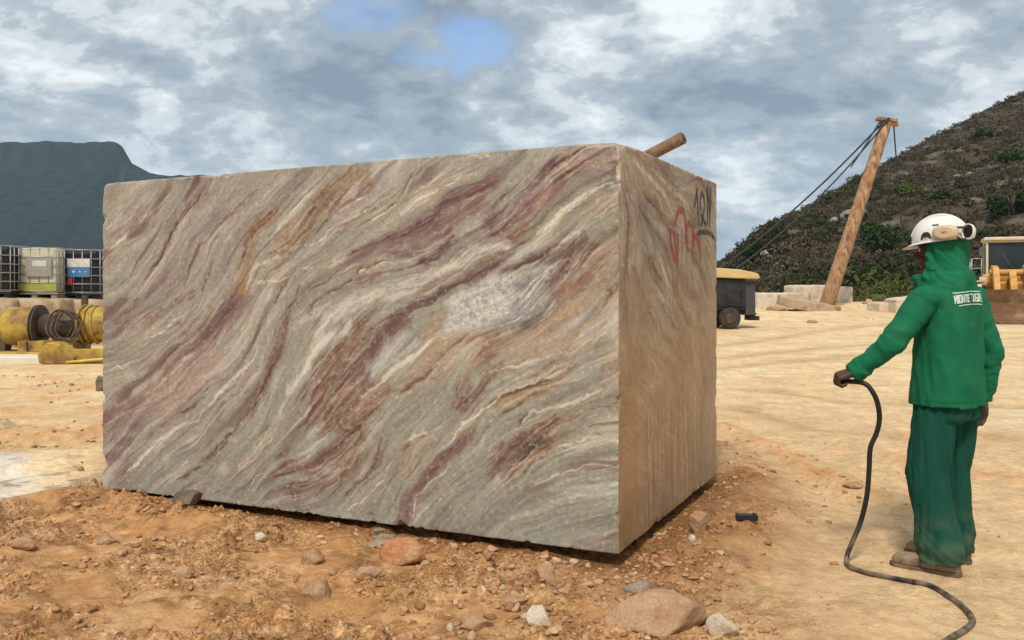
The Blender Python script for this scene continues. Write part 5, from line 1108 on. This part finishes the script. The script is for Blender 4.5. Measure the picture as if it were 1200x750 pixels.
# hood: a shell round the head, open at the face
ho = []
for z, rx, ry, cy in ((-.19, .115, .128, -.022), (-.15, .104, .122, -.024), (-.10, .092, .112, -.020), (-.05, .087, .108, -.018), (0, .089, .110, -.016), (.04, .090, .111, -.014), (.08, .082, .102, -.014), (.11, .060, .078, -.014), (.13, .02, .03, -.014)):
    ho.append([tuple(H(x, y + cy, z)) for x, y, _ in ell((0, 0, 0), rx, ry, 28, 2.2)])
b.loft(ho)
Vj, Nj, Fj = remesh(b, .0085, 5, .5)
# open the face: push the front of the hood in to a rim behind the face plane
q = Vj - np.array(HC); hx = q @ np.array(hr); hy = q @ np.array(hd); hz = q[:, 2]
face = (hy > .018) & (hz > -.125) & (hz < .15) & (np.abs(hx) < .078)
ff = np.zeros(len(Vj)); ff[face] = 1
z = Vj[:, 2]; x, y = Vj[:, 0], Vj[:, 1]; ang = np.arctan2(y, x)
def armpar(P, A, B):
    A, B = np.array(A), np.array(B); d = B - A; t = np.clip(((P - A) @ d) / (d @ d), 0, 1); return t, np.linalg.norm(P - A - t[:, None] * d, axis=1)
tl, rl_ = armpar(Vj, SHL, ELL_); tl2, rl2 = armpar(Vj, ELL_, WRL); tr_, rr_ = armpar(Vj, SHR, ELR); tr2, rr2 = armpar(Vj, ELR, WRR)
la = (np.minimum(rl_, rl2) < .1) & (x < -.17); ra = (np.minimum(rr_, rr2) < .1) & (x > .17)
al = np.where(rl_ < rl2, tl, 1 + tl2); ar = np.where(rr_ < rr2, tr_, 1 + tr2)
head_m = sstep(1.44, 1.50, z)
fold = (1 - head_m) * np.where(la | ra, 0, .010 * wr(ang * 1.6 + z * 1.2, z * 2.2 + ang, 831) + .010 * wr(x * 5 + z * 3, z * 4 - x * 4, 835) + .007 * wr(ang * 3.1 + z * 5, z * 3.5 - ang * 1.2, 838) + .004 * fbm(ang * 3, z * 7, 837, 3))
aw = .2 + np.exp(-((al - 1) / .35) ** 2) + 1.1 * np.exp(-((al - 1.85) / .35) ** 2) + .8 * np.exp(-(al / .3) ** 2)
fold += np.where(la, .012 * aw * wr(al * 2.4 + (y + x) * 6, (z - x) * 7 + al, 841) + .006 * wr(al * 4 + x * 9, (z + y) * 10, 842) + .003 * fbm(al * 8, z * 14, 843, 3), 0)
aw = .2 + np.exp(-((ar - 1) / .35) ** 2) + 1.1 * np.exp(-((ar - 1.85) / .35) ** 2) + .8 * np.exp(-(ar / .3) ** 2)
fold += np.where(ra, .012 * aw * wr(ar * 2.4 + (y - x) * 6, (z + x) * 7 + ar, 845) + .006 * wr(ar * 4 + x * 9, (z + y) * 10, 846) + .003 * fbm(ar * 8, z * 14, 847, 3), 0)
hang_ = np.arctan2(hy, hx); fold += head_m * (1 - ff) * (.022 * wr(hang_ * 1.3 + hz * 9, hz * 5 + hang_ * .5, 851) + .014 * np.exp(-((hz + .14) / .05) ** 2) * wr(hang_ * .9, hz * 22 + hang_ * 1.5, 853))
Vj += Nj * fold[:, None]
keep = [not (ff[list(f)].all()) and not all(Vj[i, 2] < .846 + .006 * math.sin(Vj[i, 0] * 30) for i in f) for f in Fj]; Fj = [f for f, k in zip(Fj, keep) if k]
JG = np.array((.008, .140, .066)); cj = JG[None] * (1 + .16 * fbm(x * 5 + y * 4, z * 5, 861, 4))[:, None]
dj = np.clip(sstep(.15, .45, fbm(x * 7, z * 5 + y * 3, 865, 4)) * .05, 0, 1)[:, None]; cj = cj * (1 - dj) + np.array((.16, .24, .12)) * dj
sm_ = np.clip(np.exp(-((al - .10) / .018) ** 2) * (rl_ < .085) * (x < -.15) + np.exp(-((ar - .10) / .018) ** 2) * (rr_ < .085) * (x > .15) + np.exp(-((z - 1.468 - .25 * (y - .02)) / .0035) ** 2) + np.exp(-((z - .872) / .0022) ** 2) * (np.abs(x) < .2) + np.exp(-((al - 1.86) / .012) ** 2) * la + np.exp(-((ar - 1.86) / .012) ** 2) * ra, 0, 1)[:, None] * .45
cj = cj * (1 - sm_) + JG[None] * .35 * sm_
jk = obj_from('jacket', Vj, Fj, m_jk, person, cj)
so = jk.modifiers.new('s', 'SOLIDIFY'); so.thickness = .003; so.offset = -1; bake(jk)


# printed band across the shoulders, following the back of the jacket: surface points found by ray casting
jk_bvh = None
from mathutils.bvhtree import BVHTree
bvh = BVHTree.FromPolygons([tuple(v) for v in Vj], Fj)
def on_back(xx, zz, off=.004):
    h = bvh.ray_cast(Vector((xx, -.6, zz)), Vector((0, 1, 0)))
    return (h[0] + h[1].normalized() * off) if h[0] else None
def back_patch(x0, x1, z0, z1, curve, nx=26, nz=5, off=.004):
    V, Fc = [], []
    for j in range(nz):
        for i in range(nx):
            xx = x0 + (x1 - x0) * i / (nx - 1); zz = z0 + (z1 - z0) * j / (nz - 1) + curve * (1 - ((xx - .02) / .14) ** 2); p = on_back(xx, zz, off) or Vector((xx, -.12, zz)); V.append(tuple(p))
    for j in range(nz - 1):
        for i in range(nx - 1): a = j * nx + i; Fc.append((a, a + 1, a + nx + 1, a + nx))
    return V, Fc
ZB = 1.365
lw = mat('print_white', (.60, .68, .60), (.42, .55, .45), .8, scale=60); wm = MB(); 
for x0, x1, z0, z1 in ((-.115, .092, .046, .051), (-.098, .088, -.018, -.013)): wm.add(*back_patch(x0, x1, ZB + z0, ZB + z1, .012))
# block letters of the two words, cut as strokes
GL = {'M': ['|', [(0, 0, 0, 1), (0, 1, .5, .4), (.5, .4, 1, 1), (1, 1, 1, 0)]], 'O': ['|', [(0, 0, 0, 1), (0, 1, 1, 1), (1, 1, 1, 0), (1, 0, 0, 0)]], 'N': ['|', [(0, 0, 0, 1), (0, 1, 1, 0), (1, 0, 1, 1)]], 'T': ['|', [(0, 1, 1, 1), (.5, 1, .5, 0)]], 'E': ['|', [(0, 0, 0, 1), (0, 1, 1, 1), (0, .5, .8, .5), (0, 0, 1, 0)]],
      'I': ['|', [(.5, 0, .5, 1)]], 'G': ['|', [(1, 1, 0, 1), (0, 1, 0, 0), (0, 0, 1, 0), (1, 0, 1, .5), (1, .5, .5, .5)]], 'R': ['|', [(0, 0, 0, 1), (0, 1, 1, 1), (1, 1, 1, .5), (1, .5, 0, .5), (.4, .5, 1, 0)]]}
def word(w, x0, z0, cw, chh, gap, sw):
    for c in w:
        for (a, b_, c2, d2) in GL[c][1]:
            p, q2 = np.array((x0 + a * cw, z0 + b_ * chh)), np.array((x0 + c2 * cw, z0 + d2 * chh)); d = (q2 - p) / max(np.linalg.norm(q2 - p), 1e-6); nrm = np.array((-d[1], d[0])) * sw / 2; Vv = []
            for t in (0, .5, 1):
                for sg in (-1, 1):
                    m_ = p + (q2 - p) * t + nrm * sg + d * (sw / 2 if t == 1 else (-sw / 2 if t == 0 else 0)); zz = m_[1] + .012 * (1 - ((m_[0] - .02) / .14) ** 2); pt = on_back(m_[0], zz, .0045) or Vector((m_[0], -.12, zz)); Vv.append(tuple(pt))
            wm.add(Vv, [(0, 1, 3, 2), (2, 3, 5, 4)])
        x0 += cw + gap
word('MONTE', -.112, ZB, .0125, .034, .0062, .0075); word('TIGRE', -.006, ZB, .0125, .034, .0062, .0075)
wm.build('back_print', lw, jk)
# --- boots
m_boot = mat('dusty_leather', (.36, .27, .175), (.22, .16, .10), .9, scale=12, bump=.5, bscale=40, bdist=.005, c3=(.10, .06, .035), s3=9); m_sole = mat('boot_sole', (.20, .15, .10), (.10, .075, .05), .9, scale=10)
for A, fd in ((ANL, FDL), (ANR, FDR)):
    rgt = Vector((fd.y, -fd.x, 0)); b = MB(); rings = []
    base = Vector((A.x, A.y, 0)); rings = []
    for t, w, h, c in ((-.085, .026, .030, .050), (-.070, .037, .050, .060), (-.03, .041, .062, .070), (.02, .040, .060, .068), (.07, .042, .048, .058), (.12, .047, .039, .050), (.17, .048, .035, .047), (.215, .041, .030, .043), (.236, .020, .018, .038)):
        rings.append([tuple(base + fd * t + rgt * x + Vector((0, 0, c + y))) for x, y, _ in ell((0, 0, 0), w, h, 20, 2.5)])
    b.loft(rings); b.tube([base + Vector((0, 0, .07)), base + Vector((0, 0, .15))], [.050, .048], 20)
    Vq, Nq, Fq = remesh(b, .006, 3, .5); Vq += Nq * (.003 * fbm(Vq[:, 0] * 30, Vq[:, 1] * 30 + Vq[:, 2] * 40, 871, 3))[:, None]
    bo = obj_from('boot', Vq, Fq, m_boot, person)
    s_ = MB(); out_ = []
    for t, w in ((-.095, .0), (-.088, .030), (-.06, .041), (0, .040), (.05, .040), (.10, .050), (.17, .053), (.22, .044), (.244, .020), (.250, 0)): out_.append((t, w))
    pr = [(t, w) for t, w in out_] + [(t, -w) for t, w in out_[::-1] if w > 0]
    n = len(pr); Vv = [tuple(base + fd * t + rgt * w + Vector((0, 0, zz))) for zz in (-.004, .026) for t, w in pr]
    s_.add(Vv, [tuple(range(n))[::-1], tuple(range(n, 2 * n))] + [(k, (k + 1) % n, n + (k + 1) % n, n + k) for k in range(n)]); s_.build('sole', m_sole, bo, .004)
# --- helmet with raised ear defenders
m_hel = mat('white_helmet', (.78, .77, .73), (.70, .68, .63), .35, scale=9, spec=.5)
b = MB(); rings = []
TI = R(7)                                # tipped a little forward
def HH(x, y, z): return H(x, y * math.cos(TI) + z * math.sin(TI), .052 + z * math.cos(TI) - y * math.sin(TI))
for z, s in ((0, 1.0), (.02, .995), (.045, .965), (.07, .90), (.092, .79), (.110, .63), (.122, .44), (.129, .22), (.131, .04)):
    r_ = []
    for k in range(48):
        w = 2 * math.pi * k / 48; bump_ = 1 + .012 * math.cos(w * 2) ** 8 * (z > .02) ; rid = .004 * (abs(math.cos(w)) < .12) * (z > .03)
        r_.append(tuple(HH(.112 * s * math.cos(w) * bump_, .138 * s * math.sin(w) - .008, z + rid)))
    rings.append(r_)
inner = [[tuple(HC + (Vector(p) - HC) * .965) for p in r_] for r_ in rings]
b.loft(rings[::1], cap=False); b.f.append(tuple(range(8 * 48, 9 * 48))); b.sm.append(True)
nb_ = len(b.v); b.loft(inner, cap=False); b.f.append(tuple(range(nb_ + 8 * 48, nb_ + 9 * 48))); b.sm.append(True)
for k in range(48): b.f.append((k, (k + 1) % 48, nb_ + (k + 1) % 48, nb_ + k)); b.sm.append(True)
hel = b.build('helmet', m_hel, person)
b = MB(); ri = []
for e, dz in ((-.004, .004), (.010, -.001), (.016, -.006), (.012, -.009), (-.004, -.004)):
    r_ = []
    for k in range(64):
        w = 2 * math.pi * k / 64; fr_ = max(0, math.sin(w)) ** 3; ex = e * (1 + 2.4 * fr_) if e > 0 else e
        r_.append(tuple(HH((.112 + ex) * math.cos(w), (.138 + ex) * math.sin(w) - .008, dz - .010 * fr_ * (e > 0))))
    ri.append(r_)
b.loft(ri + [ri[0]], cap=False).build('brim', m_hel, hel)
MB().tube([HH(0, .136 * math.cos(t) - .008, .131 * math.sin(t) + .001) for t in np.linspace(R(20), R(160), 26)], .010, 10, ends='round', sq=(1, 1.8)).build('ridge', m_hel, hel)
# emblem and small print on the left side of the shell
hb_ = BVHTree.FromPolygons([tuple(v) for r_ in rings for v in r_], [(i * 48 + k, i * 48 + (k + 1) % 48, (i + 1) * 48 + (k + 1) % 48, (i + 1) * 48 + k) for i in range(8) for k in range(48)])
def helm_pt(y, z, off=.002):
    o_, d_ = HH(-.4, y, z), (HH(.4, y, z) - HH(-.4, y, z)).normalized(); h = hb_.ray_cast(o_, d_); return (h[0] - d_ * off) if h[0] else None
def helm_patch(pts, off=.002):
    c = (sum(p[0] for p in pts) / len(pts), sum(p[1] for p in pts) / len(pts)); V = [helm_pt(*c, off)] + [helm_pt(*p, off) for p in pts]; n = len(pts)
    return [tuple(v) for v in V], [(0, k + 1, (k + 1) % n + 1) for k in range(n)]
m_em = mat('black_print', (.03, .03, .032), None, .6)
MB().add(*helm_patch([(.008, .012), (.012, .034), (.022, .048), (.044, .050), (.058, .038), (.066, .012)])).build('emblem', m_em, hel)
MB().add(*helm_patch([(.020, .018), (.028, .022), (.048, .022), (.054, .018), (.036, .016)], .0035)).build('emblem_mark', mat('grey_print', (.3, .3, .3), None, .6), hel)
MB().add(*helm_patch([(-.030, .074), (-.030, .082), (.000, .083), (.000, .075)])).build('small_print', m_em, hel)
# ear defenders: a beige cup at the left rear, the other swung behind with its dark foam showing
m_cup = mat('beige_cup', (.62, .50, .32), (.55, .44, .28), .45, scale=12, spec=.45); m_foam = mat('black_foam', (.012, .012, .012), None, .9)

cc = HH(-.122, -.062, .030); b = MB(); rg_ = []
for t, s in ((-.030, .62), (-.026, .84), (-.014, .97), (.0, 1.0), (.016, .98), (.024, .92), (.028, .86)):
    rg_.append([tuple(cc + hr * t + hd * (.062 * s * x) + Vector((0, 0, .040 * s * y))) for x, y, _ in ell((0, 0, 0), 1, 1, 28, 2.5)])
b.loft(rg_).build('ear_cup', m_cup, hel)
MB().tube([cc + hr * .028, cc + hr * .036], [.040, .036], 24).build('foam_ring', m_foam, hel)
cc2 = HH(-.070, -.158, .022); ax2 = (hd * .25 - hr * .95 + Vector((0, 0, .1))).normalized(); u2 = Vector((0, 0, 1)); u2 = (u2 - ax2 * u2.dot(ax2)).normalized(); v2 = ax2.cross(u2)
b = MB(); rg_ = []
for t, s in ((-.030, .55), (-.026, .86), (-.010, 1.0), (.010, 1.0), (.014, .97), (.012, .86), (-.004, .80)):
    rg_.append([tuple(cc2 + ax2 * t + v2 * (.030 * s * x) + u2 * (.040 * s * y)) for x, y, _ in ell((0, 0, 0), 1, 1, 28, 2.3)])
b.loft(rg_).build('ear_cup', m_hel, hel)
rg_ = [[tuple(cc2 + ax2 * t + v2 * (.030 * s * x) + u2 * (.040 * s * y)) for x, y, _ in ell((0, 0, 0), 1, 1, 24, 2.3)] for t, s in ((-.006, .80), (.004, .80), (.008, .70), (.006, .6))]
MB().loft(rg_).build('ear_foam', m_foam, hel)
MB().tube([HH(-.112, -.02, .01), HH(-.130, -.05, .045), HH(-.115, -.10, .05), HH(-.075, -.150, .045)], .006, 8, ends='round').tube([cc2 + u2 * -.03, HH(-.09, -.13, -.015), HH(-.10, -.11, .0)], .006, 8, ends='round').build('arm_wire', mat('dark_wire', (.04, .04, .04), None, .5), hel)
m_rp = mat('red_print', (.55, .04, .03), None, .5); rp = MB(); oc = cc - hr * .0315
def rs_(a, b_, c2, d2):
    p, q2 = oc + hd * -a + Vector((0, 0, b_)), oc + hd * -c2 + Vector((0, 0, d2)); rp.tube([p, q2], .0013, 6)
for seg in ((-.010, -.005, -.010, .005), (-.010, .005, -.006, .0), (-.006, .0, -.002, .005), (-.002, .005, -.002, -.005), (.003, .005, .010, .005), (.010, .005, .006, .000), (.006, .0, .010, -.005)): rs_(*seg)
rp.build('red_mark', m_rp, hel)
# --- the hose, from the fist down to the ground and away towards the bottom right
M4 = Matrix.Translation(PO) @ Matrix.Rotation(PR_, 4, 'Z')
fist = M4 @ (WRL + dL * .080 + pl * .036 + sl2 * .02)
def gp(u, v, dz=.012):
    x, y = G(u, v); return Vector((x, y, gz1(x, y) + dz))
hand_c = fist; hs = [fist, W3(1012, 449, 4.54), W3(1023, 460, 4.52), W3(1029, 475, 4.54), W3(1030.5, 492, 4.57), W3(1027, 508, 4.59), W3(1020, 525, 4.60), W3(1018.5, 550, 4.62), W3(1016, 580, 4.63), W3(1009, 610, 4.65), W3(999, 635, 4.66), W3(993, 650, 4.66)]
hs += [gp(993, 660), gp(1002, 667), gp(1030, 675), gp(1060, 682), gp(1088, 690), gp(1110, 701), gp(1130, 716), gp(1140, 730), gp(1132, 742), gp(1115, 752), gp(1085, 772), gp(1040, 800)]
def crom(P, n=7):
    out_ = []
    for i in range(len(P) - 1):
        p0, p1, p2, p3 = P[max(i - 1, 0)], P[i], P[i + 1], P[min(i + 2, len(P) - 1)]
        for k in range(n): t = k / n; out_.append(.5 * ((2 * p1) + (p2 - p0) * t + (2 * p0 - 5 * p1 + 4 * p2 - p3) * t * t + (-p0 + 3 * p1 - 3 * p2 + p3) * t ** 3))
    return out_ + [P[-1]]
hp = crom(hs)
for p in hp:
    if p.z < .05: p.z = max(p.z, gz1(p.x, p.y) + .010)
hv = np.array([p.z for p in hp])
m_hose = bpy.data.materials.new('rubber_hose'); m_hose.use_nodes = True; nt = m_hose.node_tree; bb = nt.nodes['Principled BSDF']; a = N('ShaderNodeVertexColor'); a.layer_name = 'Col'; Lk(a.outputs[0], bb.inputs['Base Color']); bb.inputs['Roughness'].default_value = .55
ho_mb = MB().tube(hp, .0128, 14, ends='round'); Vh = np.array(ho_mb.v); du = sstep(.25, .02, Vh[:, 2]) * np.clip(.45 + 1.2 * fbm(Vh[:, 0] * 22, Vh[:, 1] * 22 + Vh[:, 2] * 9, 881, 3), 0, 1) * .8
ch = np.array((.012, .011, .013))[None] * (1 - du[:, None]) + np.array((.30, .21, .13)) * du[:, None]
hose = mesh_np('hose', Vh, ho_mb.f, m_hose, smooth=True, colors=ch); tag(hose, 'black rubber hose hanging from the hand of the worker and curling over the sand', 'hose')
